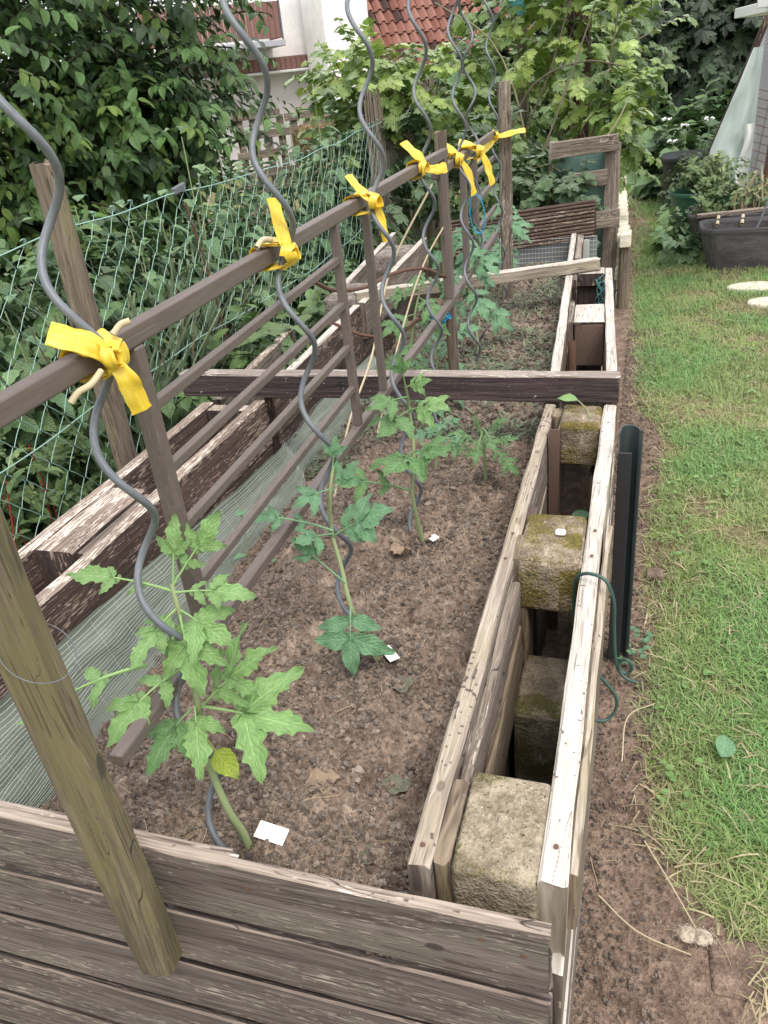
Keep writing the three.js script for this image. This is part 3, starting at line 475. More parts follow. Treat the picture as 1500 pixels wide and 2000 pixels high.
{ // things lying on or by the near bed
  const b = solo('crossbeam', (() => { const A = V(-1.31, 0.671, -2.012), B = V(-0.036, 0.671, -2.008); const g = sweep(rectP(0.071, 0.05, 0.003), A.distanceTo(B), { seed: 81, seg: 50, wob: 0.0014, endJ: 0.006 }); g.applyMatrix4(frameOf(A, B)); return g; })(), [W.beamTop, W.beam], 'dark square timber laid across the bed where the near and far beds meet', 'beam');
  const wv = thing('wire_hook', 'dark green bent wire with a loop, hooked over the right outer board', 'wire', [-0.06, 0.6, -1.15]);
  mesh('hooked_wire', local(tubeG([[-0.078, 0.38, -1.2], [-0.08, 0.46, -1.2], [-0.083, 0.55, -1.195], [-0.076, 0.6, -1.18], [-0.055, 0.618, -1.165], [-0.03, 0.615, -1.155], [-0.014, 0.58, -1.15], [-0.01, 0.52, -1.145], [-0.004, 0.46, -1.135], [0.004, 0.44, -1.13], [0.018, 0.438, -1.13], [0.024, 0.452, -1.13], [0.015, 0.465, -1.132], [0.003, 0.458, -1.134], [0.004, 0.441, -1.128], [0.016, 0.431, -1.122], [0.034, 0.428, -1.118]], 0.0032, 120, 7), wv), M.greenWire, wv);
  mesh('lower_hoop', local(tubeG([[-0.036, 0.5, -1.05], [-0.018, 0.48, -1.05], [0.0, 0.455, -1.045], [0.0, 0.43, -1.04], [-0.014, 0.415, -1.03], [-0.036, 0.42, -1.02]], 0.003, 40, 6), wv), M.greenWire, wv);
  const gt = thing('gutter_offcut', 'upright offcut of grey plastic gutter leaning on the outer board', 'gutter', [-0.0, 0, -1.72]);
  const gp = []; for (let i = 0; i <= 14; i++) { const a = lerp(-0.2, Math.PI * 0.95, i / 14); gp.push([Math.cos(a) * 0.021, Math.sin(a) * 0.027]); } gp.push([-0.026, -0.004], [-0.026, -0.012]); gp.unshift([0.026, -0.01]);
  const inn = gp.map(([x, y]) => [x * 0.9, y * 0.9 - 0.0006]).reverse();
  const sh = new THREE.Shape([...gp, ...inn].map(([x, y]) => new THREE.Vector2(x, y)));
  const gg = new THREE.ExtrudeGeometry(sh, { depth: 0.66, bevelEnabled: false, curveSegments: 2 }); gg.rotateX(-Math.PI / 2); gg.rotateY(Math.PI * 0.08); gg.rotateX(0.02);
  gg.translate(-0.003, 0.0, -1.7); mesh('gutter_channel', local(gg, gt), new THREE.MeshStandardMaterial({ color: C(0.045, 0.06, 0.062), roughness: 0.35 }), gt);
  const strip = new RoundedBoxGeometry(0.03, 0.6, 0.006, 2, 0.002); strip.rotateX(0.02); strip.translate(-0.012, 0.315, -1.668); mesh('dark_strip', local(strip, gt), M.black, gt);
  // pale pebble and chip on the mossy block, leaf on the third block
  const pb = blockG(0.02, 0.01, 0.016, 0.005, 0.001, 3, 4); pb.translate(-0.118, 0.613, -1.305); solo('pebble', pb, M.white, 'flat white pebble lying on the mossy spacer block', 'pebble');
  const lf = thing('fallen_leaf', 'yellow-green leaf with its stalk lying on the block beside the crossbeam', 'leaf', [-0.13, 0.612, -1.9]);
  const lg = simpleLeafG(0.055, 0.03, { droop: 0.1, n: 8 }); lg.applyQuaternion(orient(V(-1, 0.12, -0.1), V(0.2, 1, 0.3))); lg.translate(-0.135, 0.63, -1.93); mesh('leaf_blade', local(lg, lf), M.tomatoPale, lf);
  mesh('leaf_stalk', local(tubeG([[-0.135, 0.63, -1.93], [-0.12, 0.622, -1.915], [-0.105, 0.612, -1.895], [-0.1, 0.607, -1.87]], 0.0016, 14, 5), lf), M.stem, lf);
  const sp = thing('seedling', 'small leafy seedling growing inside the right wall behind the mossy block', 'seedling', [-0.13, 0, -1.7]);
  for (let i = 0; i < 7; i++) { const d = V(Math.cos(i * 1.9), 0.25, Math.sin(i * 1.9)), p = V(-0.125 + d.x * 0.02, 0.3 + i * 0.018, -1.68 + d.z * 0.02); const m = mesh('leaf', simpleLeafG(0.06, 0.042, { teeth: 0.15, n: 8 }), M.tomatoBlue, sp, [p.x - sp.position.x, p.y, p.z - sp.position.z]); m.quaternion.copy(orient(d, V(0, 1, 0.2))); }
  mesh('stem', local(tubeG([[-0.125, 0, -1.68], [-0.128, 0.2, -1.68], [-0.125, 0.42, -1.68]], 0.002, 8, 5), sp), M.stem, sp);
}

/* ------------------------------------------------------------------ far raised bed */
const bed2 = thing('raised_bed', 'far raised bed beyond the crossbeam, its walls turned slightly left', 'raised bed', [-0.65, 0, -3.2]);
{
  const k = 0.052; const sx = (x, z) => x - (-2.04 - z) * k;
  const bd = (n, x, y, h, w, mats, z1 = -3.5, z0 = -2.045, o = {}) => board(bed2, n, [sx(x, z0), y, z0], [sx(x, z1), y, z1], h, w, mats, { seg: 40, ...o });
  bd('outer_board', -0.055, 0.6, 0.14, 0.03, [W.top, W.inner]); bd('outer_board', -0.053, 0.458, 0.45, 0.024, [W.top, W.grey]);
  bd('inner_board', -0.214, 0.6, 0.14, 0.03, [W.top, W.inner]); bd('inner_board', -0.212, 0.458, 0.4, 0.024, [W.top, W.grey]);
  bd('inner_board', -0.22, 0.6, 0.1, 0.024, [W.top, W.inner], -4.4, -3.56);
  bd('outer_board', -0.19, 0.59, 0.1, 0.03, [W.grey, W.dark], -4.3, -3.75);
  const blk = (x0, x1, yt, h, z0, z1, mats, n = 'spacer_block') => { const m = (x0 + x1) / 2; return board(bed2, n, [sx(m, z0), yt, z0], [sx(m, z1), yt, z1], h, x1 - x0, mats, { wob: 0.002 }); };
  // end-grain block with growth rings
  const ringM = new THREE.MeshStandardMaterial({ roughness: 0.95, bumpScale: 0.002 });
  { const bp = []; const t = dataTex(512, 512, (u, v) => { const x = u - 0.5, y = v - 0.45, r = Math.hypot(x, y) + 0.02 * (pn(u * 6, v * 6, 6, 6) - 0.5), f = Math.abs(((r * 26) % 1) - 0.5) * 2, a = Math.atan2(y, x), ck = Math.abs(Math.sin(a * 2.5 + 1)) < 0.03 && r > 0.1 ? 1 : 0, q = pn(u * 90, v * 90, 90, 90); const h = 0.35 + 0.5 * f - ck * 0.4; bp.push(h); return mix3([66, 53, 46], [146, 122, 106], clamp(0.2 + 0.55 * f * 0.8 + 0.35 * (q - 0.3) - ck)); }, true); ringM.map = t; let j = 0; ringM.bumpMap = dataTex(512, 512, () => { const b = bp[j++] * 255; return [b, b, b]; }); }
  const eb = (z0, z1, x0, x1, yt, h, lab) => { const w = x1 - x0, g = new RoundedBoxGeometry(w, h, z0 - z1, 3, 0.006); const P = g.attributes.position, N = g.attributes.normal, U = g.attributes.uv; for (let i = 0; i < P.count; i++) U.setXY(i, P.getX(i) / w + 0.5, P.getY(i) / h + 0.5); g.clearGroups(); g.translate(sx((x0 + x1) / 2, z0), yt - h / 2, (z0 + z1) / 2); const m = mesh('end_grain_block', local(g, bed2), ringM, bed2); tag(m, lab); return m; };
  eb(-2.74, -2.96, -0.174, -0.073, 0.585, 0.15, 'spacer block showing its growth rings');
  blk(-0.176, -0.071, 0.5935, 0.006, -2.738, -2.965, [W.top, W.grey], 'block_top_board');
  blk(-0.196, -0.178, 0.6, 0.3, -2.72, -2.98, [W.grey, W.grey], 'corner_post');
  blk(-0.185, -0.073, 0.598, 0.05, -2.06, -2.2, [W.top, W.grey]);
  blk(-0.178, -0.072, 0.6, 0.05, -3.4, -3.5, [W.top, W.dark]); blk(-0.178, -0.072, 0.55, 0.5, -3.42, -3.5, [W.dark, W.dark]);
  blk(-0.198, -0.18, 0.6, 0.3, -3.3, -3.5, [W.grey, W.dark], 'corner_post');
  mesh('rusty_pipe', local((() => { const g = taperG([[-0.195, 0.2, -2.5], [-0.198, 0.605, -2.5]], 0.0125, 0.0125, 2, 10); return g; })(), bed2), M.rust, bed2);
  // left wall
  const lb = (n, x0, x1, z0, z1, yt, h, w, mats) => board(bed2, n, [x0, yt, z0], [x1, yt, z1], h, w, mats, { seg: 50 });
  lb('inner_board', -1.058, -1.09, -2.045, -3.0, 0.6, 0.15, 0.03, [W.top, W.flaky]); lb('inner_board', -1.07, -1.13, -3.0, -4.3, 0.61, 0.15, 0.03, [W.top, W.grey]);
  lb('inner_board', -1.06, -1.13, -2.045, -4.3, 0.45, 0.4, 0.024, [W.dark, W.dark]);
  lb('outer_board', -1.24, -1.3, -2.045, -2.8, 0.57, 0.15, 0.03, [W.topFlaky, W.grey]); lb('outer_board', -1.25, -1.36, -3.3, -4.5, 0.61, 0.15, 0.03, [W.top, W.grey]); lb('outer_board', -1.22, -1.34, -2.045, -4.5, 0.42, 0.4, 0.024, [W.dark, W.dark]);
  const sb = (x, y, z, w, h, d, m) => { const g = blockG(w, h, d, 0.012, 0.003, rnd() * 40, 6); g.translate(x, y, z); mesh('spacer_block', local(g, bed2), m, bed2); };
  sb(-1.175, 0.56, -3.16, 0.14, 0.12, 0.26, stone.grey); sb(-1.2, 0.56, -3.95, 0.15, 0.12, 0.26, stone.grey);
}
{
  const cp = solo('cross_plank', (() => { const A = V(-1.12, 0.632, -3.08), B = V(-0.172, 0.652, -3.46); const g = sweep(rectP(0.045, 0.05, 0.003), A.distanceTo(B), { seed: 83, seg: 40, wob: 0.002, endJ: 0.006 }); g.applyMatrix4(frameOf(A, B)); return g; })(), [W.top, W.topWarm], 'pale weathered batten lying askew across the far bed', 'batten');
  // corrugated decking panel closing the far bed
  const dp = thing('decking_panel', 'brown grooved decking board panel standing across the end of the far bed', 'panel', [-0.6, 0.6, -4.3]);
  const A = V(-1.0, 0.7, -4.2), B = V(-0.24, 0.748, -4.34);
  for (let i = 0; i < 11; i++) { const d = -0.0165 * i, off = i * 0.004; board(dp, 'slat', [A.x + R(-0.004, 0.004), A.y + d, A.z + off], [B.x - R(0, 0.004), B.y + d, B.z + off], 0.0135, 0.02, [W.deck, W.deck], { ch: 0.004, seg: 10, wob: 0.0005, bow: 0.0008 }); }
  const back = board(dp, 'backing_board', [-1.0, 0.696, -4.222], [-0.244, 0.744, -4.362], 0.19, 0.012, [W.dark, W.dark], { seg: 14 });
  const gm = thing('mesh_panel', 'galvanised wire mesh over a grey sheet below the decking panel', 'mesh panel', [-0.6, 0.5, -4.28]);
  const sm = new THREE.MeshStandardMaterial({ color: C(0.26, 0.28, 0.29), roughness: 0.5, metalness: 0.4 });
  mesh('sheet', local(sheetG(20, 4, (u, v) => V(lerp(-1.0, -0.225, u), lerp(0.575, 0.38, v), lerp(-4.19, -4.3, u) + 0.01 * Math.sin(u * 30) * v)), gm), sm, gm);
  const ws = []; for (let i = 0; i <= 46; i++) { const u = i / 46, x = lerp(-1.0, -0.225, u), z = lerp(-4.178, -4.288, u); ws.push(rod(V(x, 0.58, z), V(x, 0.38, z), 0.0013, 4)); }
  for (let j = 0; j <= 9; j++) { const y = lerp(0.58, 0.38, j / 9); ws.push(rod(V(-1.0, y, -4.178), V(-0.225, y, -4.288), 0.0013, 4)); }
  mesh('wire_grid', local(merge(ws), gm), new THREE.MeshStandardMaterial({ color: C(0.42, 0.43, 0.44), roughness: 0.5, metalness: 0.5 }), gm);
  const pp = new RoundedBoxGeometry(0.075, 0.15, 0.006, 2, 0.002); pp.rotateY(-0.14); pp.translate(-0.298, 0.495, -4.262); mesh('pale_plate', local(pp, gm), new THREE.MeshStandardMaterial({ color: C(0.5, 0.5, 0.48), roughness: 0.6 }), gm);
}

/* ------------------------------------------------------------------ stakes and railing panels */
function upright(name, x, z, y0, y1, w, d, turn, mats, label, lean = [0, 0], o = {}) {
  const t = thing(name, label, 'stake', [x, y0, z]);
  const g = sweep(o.profile ?? rectP(d, w, o.ch ?? 0.006).map(([a, b]) => [a + d / 2, b]), y1 - y0, { wob: 0.002, seg: 26, bow: 0.003, ...o });
  g.applyMatrix4(new THREE.Matrix4().makeBasis(V(lean[0], 1, lean[1]).normalize(), V(Math.sin(turn), 0, Math.cos(turn)), V(Math.cos(turn), 0, -Math.sin(turn))));
  mesh('stake_body', g, mats, t); return t;
}
{
  const s = upright('wooden_stake', -0.538, -0.474, 0.44, 1.5, 0.046, 0.044, 0.3, [W.stake, W.stake], 'thick olive-stained square stake fixed to the front boards', [-0.048, -0.004], { ch: 0.006, seed: 5, endJ: 0.012 });
  for (const y of [0.5]) { const c = []; for (let i = 0; i <= 16; i++) { const a = i / 16 * Math.PI * 2, k = 0.036; c.push([Math.cos(a) * k * 0.92 - 0.012 * y, y + 0.02 * Math.sin(a * 1 + y * 9), Math.sin(a) * k * 0.9]); } mesh('wire_tie', tubeG(c, 0.0006, 60, 4), M.galv, s); }
  upright('wooden_stake', -0.578, -2.47, 0.1, 1.24, 0.034, 0.034, 0.2, [W.post, W.post], 'square wooden stake at the joint of the two railing panels', [0.0, 0.0]);
  upright('wooden_stake', -0.56, -3.52, 0.1, 1.33, 0.05, 0.03, 0.1, [W.grey, W.grey], 'brown board stake holding the far end of the second railing panel', [0.0, 0.0]);
  const rp = []; for (let i = 0; i < 14; i++) { const a = -i / 14 * Math.PI * 2; rp.push([Math.cos(a) * 0.034, Math.sin(a) * 0.034]); }
  const p = thing('fence_post', 'round weathered fence post leaning behind the left wall of the near bed', 'post', [-1.42, 0, -1.77]);
  const g = sweep(rp, 1.29, { wob: 0.002, bow: 0.006, seg: 30, endJ: 0.014 }); g.applyMatrix4(new THREE.Matrix4().makeBasis(V(0.01, 1, 0).normalize(), V(0, 0, 1), V(1, 0, 0))); mesh('post_body', g, [W.post, W.post], p);
}
function bar(parent, name, A, B, h, w) { // square tube, softly rounded
  const a = V(...A), b = V(...B), L = a.distanceTo(b), g = new RoundedBoxGeometry(L, h, w, 2, Math.min(h, w) * 0.16);
  g.translate(L / 2, 0, 0); g.applyMatrix4(frameOf(a, b, Math.abs(b.y - a.y) > 0.3 ? V(1, 0, 0) : undefined)); g.clearGroups(); return mesh(name, local(g, parent), M.railing, parent);
}
{
  const p = thing('railing_panel', 'brown metal railing panel standing lengthwise over the near bed, nearest the camera', 'railing', [-0.56, 0.74, -1.5]);
  const X = -0.56, yt = (z) => 1.164 - 0.012 * (z + 0.6), yb = (z) => 0.723 - 0.022 * (z + 0.55);
  bar(p, 'top_rail', [X, yt(-0.2), -0.2], [X, yt(-2.43), -2.43], 0.025, 0.02);
  bar(p, 'bottom_rail', [X, yb(-0.535), -0.535], [X, yb(-2.5), -2.5], 0.019, 0.019);
  for (const z of [-0.766, -1.468, -1.66]) bar(p, 'upright', [X, yb(z) + 0.009, z], [X, yt(z) - 0.0122, z], z > -1 ? 0.023 : 0.017, z > -1 ? 0.021 : 0.017);
  bar(p, 'upright', [X, yb(-2.4) + 0.009, -2.4], [X, yt(-2.4) - 0.012, -2.4], 0.018, 0.018);
  for (const [ya, yc] of [[1.075, 1.097], [0.99, 1.01], [0.904, 0.924], [0.812, 0.836]]) bar(p, 'cross_bar', [X, ya, -0.776], [X, yc, -1.46], 0.0135, 0.0125);
  const q = thing('railing_panel', 'second brown metal railing panel farther along, carrying the farthest spiral stakes', 'railing', [-0.6, 0.74, -3.0]);
  bar(q, 'top_rail', [-0.597, 1.125, -2.44], [-0.6, 1.147, -3.48], 0.025, 0.019);
  bar(q, 'bottom_rail', [-0.597, 0.72, -2.46], [-0.6, 0.76, -3.5], 0.022, 0.022);
  for (const z of [-2.86, -3.06]) bar(q, 'upright', [-0.6, 0.745, z], [-0.6, 1.122, z], 0.022, 0.022);
  bar(q, 'cross_bar', [-0.6, 1.045, -3.07], [-0.6, 1.06, -3.49], 0.016, 0.015); bar(q, 'cross_bar', [-0.6, 0.95, -3.07], [-0.6, 0.97, -3.49], 0.016, 0.015); bar(q, 'cross_bar', [-0.6, 0.85, -3.07], [-0.6, 0.87, -3.49], 0.016, 0.015);
}

/* ------------------------------------------------------------------ spiral stakes and their ribbons */
const SP = [ // tie x, tie z, base x, base z, radius, pitch, phase, hand, wire radius
  [-0.564, -0.694, -0.516, -0.639, 0.021, 0.188, 4.558, 1, 0.0058, 'grey spiral plant stake nearest the camera, leaving the picture at the left edge'],
  [-0.526, -1.156, -0.499, -1.154, 0.020, 0.194, 4.089, 1, 0.0058, 'grey spiral plant stake, second from the camera along the railing'],
  [-0.509, -1.607, -0.460, -1.509, 0.018, 0.172, 4.121, 1, 0.0055, 'grey spiral plant stake, third along the railing, beside its close pair of uprights'],
  [-0.537, -2.107, -0.557, -2.166, 0.018, 0.173, 3.961, 1, 0.0052, 'grey spiral plant stake tied near the joint of the two railing panels'],
  [-0.568, -2.707, -0.546, -2.679, 0.018, 0.177, 6.452, 1, 0.0052, 'grey spiral plant stake, first one on the second railing panel'],
  [-0.574, -2.924, -0.581, -3.032, 0.018, 0.161, 1.059, -1, 0.005, 'grey spiral plant stake, middle one on the second railing panel'],
  [-0.592, -3.471, -0.571, -3.476, 0.015, 0.171, -0.034, 1, 0.005, 'grey spiral plant stake beside the far brown board stake'],
];
function helix([tx, tz, bx, bz, r, pitch, ph, sg], y0, y1) {
  const pts = [], n = Math.round((y1 - y0) / 0.012);
  for (let i = 0; i <= n; i++) { const y = lerp(y0, y1, i / n), t = (y - 0.45) / 0.715, a = sg * 2 * Math.PI * y / pitch + ph; pts.push(V(bx + (tx - bx) * t + r * Math.cos(a), y, bz + (tz - bz) * t + r * Math.sin(a))); }
  return pts;
}
SP.forEach((s) => solo('spiral_stake', tubeG(helix(s, 0.36, 2.15), s[8] * 0.82, 340, 9), M.galv, s[9], 'plant stake'));
// ribbon: flat band of given width along points; face normals given per point
function bandG(pts, nrm, w, th = 0.0012, seg = 24) {
  const c = new THREE.CatmullRomCurve3(pts), cn = new THREE.CatmullRomCurve3(nrm), gs = [];
  const wd = typeof w === 'function' ? w : () => w;
  return sheetG(7, seg, (u, v) => {
    const p = c.getPoint(v), t = c.getTangent(v), n = cn.getPoint(v), s = t.clone().cross(n).normalize(), m = s.clone().cross(t).normalize();
    const prof = [[-0.5, 0], [-0.17, 0.5], [0.17, 0.35], [0.5, 0], [0.5, -0.2], [0.17, -0.3], [-0.17, -0.3], [-0.5, -0.2]][Math.round(u * 7)] ?? [0, 0];
    const k = 0.0018; const cr = 0.0022 * (fbm(u * 5 + pts[0].x * 90, v * 7 + pts[0].z * 70, 2) - 0.5) + 0.0014 * Math.sin(u * 16 + v * 5); p.addScaledVector(m, cr); return p.add(s.multiplyScalar(prof[0] * wd(v) * (0.86 + 0.28 * nz(v * 6 + pts[1].x * 99, 3)))).add(m.multiplyScalar(prof[1] * k + (prof[1] < 0 ? -th : 0)));
  });
}
function ribbon(i, label, tails, size = 1) {
  const s = SP[i], far = s[0] < -0.55 && i > 3, X = far ? -0.599 : -0.56, zt = s[1], yr = far ? 1.137 : 1.164 - 0.012 * (zt + 0.6);
  const h = helix(s, yr - 0.03, yr + 0.03), wp = h[Math.floor(h.length / 2)];
  const c = V((X + wp.x) / 2, yr, (zt + wp.z) / 2), t = thing('yellow_ribbon', label, 'ribbon', [c.x, c.y, c.z], 'yellow ribbons tied along the railing');
  const rx = Math.abs(wp.x - X) / 2 + 0.019, ry = 0.0195;
  for (const [dz, tilt, w] of [[-0.006, 0.16, 0.026], [0.008, -0.12, 0.022]]) {
    const pts = [], ns = []; for (let k = 0; k <= 12; k++) { const a = k / 12 * 2 * Math.PI + 0.5, sq = 1 / Math.pow(Math.pow(Math.abs(Math.cos(a)), 4) + Math.pow(Math.abs(Math.sin(a)), 4), 0.25) * 0.93; pts.push(V(Math.cos(a) * rx * sq, Math.sin(a) * ry * sq, dz + tilt * 0.12 * Math.cos(a) * size)); ns.push(V(Math.cos(a), Math.sin(a), 0)); }
    mesh('wrap', bandG(pts, ns, w * size, 0.001, 40), M.ribbon, t);
  }
  { // knot: a short band looped over itself on the camera side
    const k0 = V(rx * 0.8, 0.004, 0.012), pts = [], ns = []; for (let k = 0; k <= 10; k++) { const a = k / 10 * Math.PI * (1.9 + 0.25 * (i % 3)) + i * 1.3, r = (0.0085 + 0.0012 * (i % 3)) * size; pts.push(k0.clone().add(V(0.004 + 0.006 * Math.sin(a * 0.5), Math.cos(a) * r * 1.2, Math.sin(a) * r + 0.006))); ns.push(V(0.35, Math.cos(a), Math.sin(a))); }
    mesh('knot', bandG(pts, ns, (0.013 + 0.003 * ((i * 2) % 3)) * size, 0.001, 34), M.ribbon, t);
  }
  for (const tl of tails) { // tail: list of points relative to the tie, and width
    const pts = [V(rx * 0.8, 0, 0.012), ...tl.p.map((p) => V(...p))], n = V(...(tl.n ?? [0.8, 0.3, 0.6]));
    mesh('tail', bandG(pts, pts.map((p, k) => n.clone().add(V(0, 0, 0.25 * Math.sin(k * 2)))), (v) => tl.w * lerp(0.55, 1, Math.min(1, v * 2)), 0.0011, 22), M.ribbon, t);
  }
  return t;
}
{
  const a = ribbon(0, 'broad yellow ribbon tie nearest the camera, its two wide tails spread left and down', [{ p: [[0.012, 0.018, 0.022], [0.0, 0.03, 0.036], [-0.018, 0.04, 0.046]], w: 0.03, n: [0.5, 0.75, 0.5] }, { p: [[0.036, -0.02, 0.014], [0.036, -0.04, 0.008], [0.036, -0.062, 0.002]], w: 0.024, n: [0.7, 0.2, 0.7] }], 1.0);
  for (const [q, l] of [[[[0.02, -0.006, 0.03], [0.018, -0.014, 0.05], [0.01, -0.018, 0.062], [0.004, -0.026, 0.07]], 1], [[[0.02, 0.022, -0.004], [0.026, 0.03, -0.014], [0.034, 0.032, -0.02]], 1]]) mesh('twine_end', tubeG(q, 0.0036, 16, 6), M.twine, a);
  const b = ribbon(1, 'yellow ribbon tie on the second spiral stake with one long tail pointing up', [{ p: [[0.022, 0.02, 0.01], [0.014, 0.05, 0.004], [0.006, 0.082, -0.006]], w: 0.021, n: [0.7, -0.1, 0.7] }], 0.95);
  mesh('twine_end', tubeG([[0, 0.024, 0.01], [-0.006, 0.028, 0.03], [-0.01, 0.02, 0.046]], 0.0045, 14, 6), M.twine, b);
  ribbon(2, 'yellow ribbon tie on the third spiral stake with a thin tail raised to the left', [{ p: [[0.012, 0.015, 0.012], [-0.008, 0.035, 0.008], [-0.026, 0.055, 0.0]], w: 0.02 }, { p: [[0.034, -0.02, 0.01], [0.04, -0.05, 0.01], [0.043, -0.075, 0.008]], w: 0.02 }], 0.95);
  ribbon(3, 'yellow ribbon tie on the fourth spiral stake, just before the wooden stake', [{ p: [[0.01, 0.025, 0.01], [-0.012, 0.045, 0.004], [-0.034, 0.064, -0.004]], w: 0.028 }, { p: [[0.05, -0.005, 0.0], [0.07, -0.003, -0.02]], w: 0.024 }], 1.25);
  ribbon(4, 'yellow ribbon tie on the second panel with a long tail hanging down', [{ p: [[0.0, 0.025, 0.01], [-0.03, 0.05, 0.02]], w: 0.024 }, { p: [[0.04, -0.035, 0.0], [0.05, -0.075, -0.01], [0.055, -0.11, -0.02]], w: 0.028 }], 1.25);
  ribbon(5, 'yellow ribbon tie on the second panel with a broad tail hanging straight down', [{ p: [[0.0, 0.02, 0.01], [-0.04, 0.035, 0.02]], w: 0.026 }, { p: [[0.05, -0.04, 0.0], [0.06, -0.08, -0.01], [0.066, -0.11, -0.02]], w: 0.032 }], 1.25);
  ribbon(6, 'farthest yellow ribbon tie, one tail stretched out to the right', [{ p: [[0.05, 0.004, 0.0], [0.09, 0.012, -0.01], [0.125, 0.014, -0.02]], w: 0.03, n: [0.2, 0.8, 0.5] }, { p: [[-0.02, -0.03, 0.05], [-0.06, -0.08, 0.16]], w: 0.03 }], 1.1);
}
{ // bent wires and strings by the joint
  const w1 = thing('bent_wire', 'dark wavy wire slung low between the left wall and the railing joint', 'wire', [-0.7, 0.9, -2.3]);
  mesh('wire', local(tubeG([[-0.68, 1.02, -1.62], [-0.69, 0.97, -1.75], [-0.68, 0.925, -1.95], [-0.64, 0.925, -2.1], [-0.6, 0.9, -2.25], [-0.575, 0.84, -2.4]], 0.005, 60, 7), w1), M.rust, w1);
  const w2 = thing('bent_wire', 'second dark wavy wire, below the first, resting on the left wall', 'wire', [-0.7, 0.75, -2.3]);
  mesh('wire', local(tubeG([[-0.9, 0.745, -2.25], [-0.82, 0.69, -2.3], [-0.72, 0.68, -2.35], [-0.66, 0.71, -2.4], [-0.6, 0.66, -2.42]], 0.005, 60, 7), w2), M.rust, w2);
  solo('string', tubeG([V(-0.57, 1.12, -2.3), V(-0.68, 0.92, -2.2), V(-0.7, 0.72, -2.0), V(-0.72, 0.6, -1.82), V(-0.74, 0.44, -1.7)], 0.003, 40, 5), M.twine, 'pale string drawn down from the railing joint to the soil', 'string');
  solo('string', tubeG([V(-0.56, 1.0, -2.4), V(-0.62, 0.9, -2.35), V(-0.66, 0.75, -2.2), V(-0.7, 0.5, -1.98)], 0.0026, 40, 5), M.twine, 'second pale string slanting beside the wooden joint stake', 'string');
  const bt = thing('blue_twine', 'loop of bright blue twine hanging from the second railing panel', 'twine', [-0.58, 0.95, -2.95]);
  for (let k = 0; k < 2; k++) { const pts = []; for (let i = 0; i <= 14; i++) { const a = i / 14 * Math.PI * 2; pts.push([-0.575 + 0.026 * Math.cos(a) + 0.005 * k, 0.93 + 0.07 * Math.sin(a) + R(-0.004, 0.004), -2.95 + 0.012 * k + 0.02 * Math.sin(a)]); } mesh('strand', local(tubeG(pts, 0.0013, 50, 5, true), bt), M.blue, bt); }
  const b2 = thing('blue_twine', 'scrap of blue twine knotted at the foot of the railing joint', 'twine', [-0.58, 0.72, -2.45]);
  for (let k = 0; k < 5; k++) { const pts = []; for (let i = 0; i < 6; i++) pts.push([-0.6 + R(-0.04, 0.03), 0.72 + R(-0.03, 0.02), -2.42 + R(-0.05, 0.05)]); mesh('strand', local(tubeG(pts, 0.0024, 40, 5), b2), M.blue, b2); }
  const b3 = thing('teal_twine', 'frayed teal twine in the open end of the far right wall', 'twine', [-0.12, 0.56, -3.35]);
  for (let k = 0; k < 6; k++) { const pts = []; for (let i = 0; i < 6; i++) pts.push([-0.155 + R(-0.02, 0.02), 0.6 - i * 0.03 + R(-0.015, 0.015), -3.33 + R(-0.02, 0.02)]); mesh('strand', local(tubeG(pts, 0.0014, 30, 4), b3), M.teal, b3); }
}

/* ------------------------------------------------------------------ tomato plants */
// one toothed leaflet: midrib along +z, face up
function leafletG(L, Wd, o, r) {
  const n = 16, pos = [], uv = [], ix = [], lob = o.lob ?? 4, dp = o.cut ?? 0.34, droop = o.droop ?? 0.9, tw = o.twist ?? 0, ph = r() * 9, sk = 0.5 + 0.12 * (r() - 0.5);
  for (let i = 0; i <= n; i++) {
    const t = i / n, a = droop * t * t * 0.9, z = L * (t - 0.16 * droop * t * t * t), y = -L * 0.38 * droop * t * t;
    let w = Wd * Math.pow(Math.sin(Math.PI * Math.pow(clamp(t * 0.985 + 0.01), 0.62 + 0.2 * (sk - 0.4))), 0.9) * 0.5;
    for (const c of [-1, -0.5, 0, 0.5, 1]) {
      const ac = Math.abs(c), s = Math.sign(c), p = t * lob + (s > 0 ? 0.18 : 0), f = p - Math.floor(p);
      const tooth = t > 0.9 ? 1 : 1 - dp * (f > 0.72 ? (1 - f) / 0.28 * 0.9 + 0.1 : Math.pow(1 - f / 0.72, 1.15));
      const we = w * (ac === 1 ? tooth : ac * Math.max(0.75, tooth));
      const fold = 0.42 * we * (o.fold ?? 0.5) * (1 - 0.3 * t), rip = 0.05 * L * Math.sin(t * 11 + ph + s) * ac * ac;
      pos.push(s * we + tw * t * t * L * 0.2, y + fold + rip - (ac === 1 ? 0.08 * we : 0), z + (ac === 1 ? tooth * 0.045 * L : 0));
      uv.push(0.5 + c * 0.5, t);
    }
    if (i < n) for (let k = 0; k < 4; k++) { const q = i * 5 + k; ix.push(q, q + 5, q + 1, q + 1, q + 5, q + 6); }
  }
  const g = new THREE.BufferGeometry(); g.setAttribute('position', new THREE.Float32BufferAttribute(pos, 3)); g.setAttribute('uv', new THREE.Float32BufferAttribute(uv, 2)); g.setIndex(ix); g.computeVertexNormals(); return g;
}
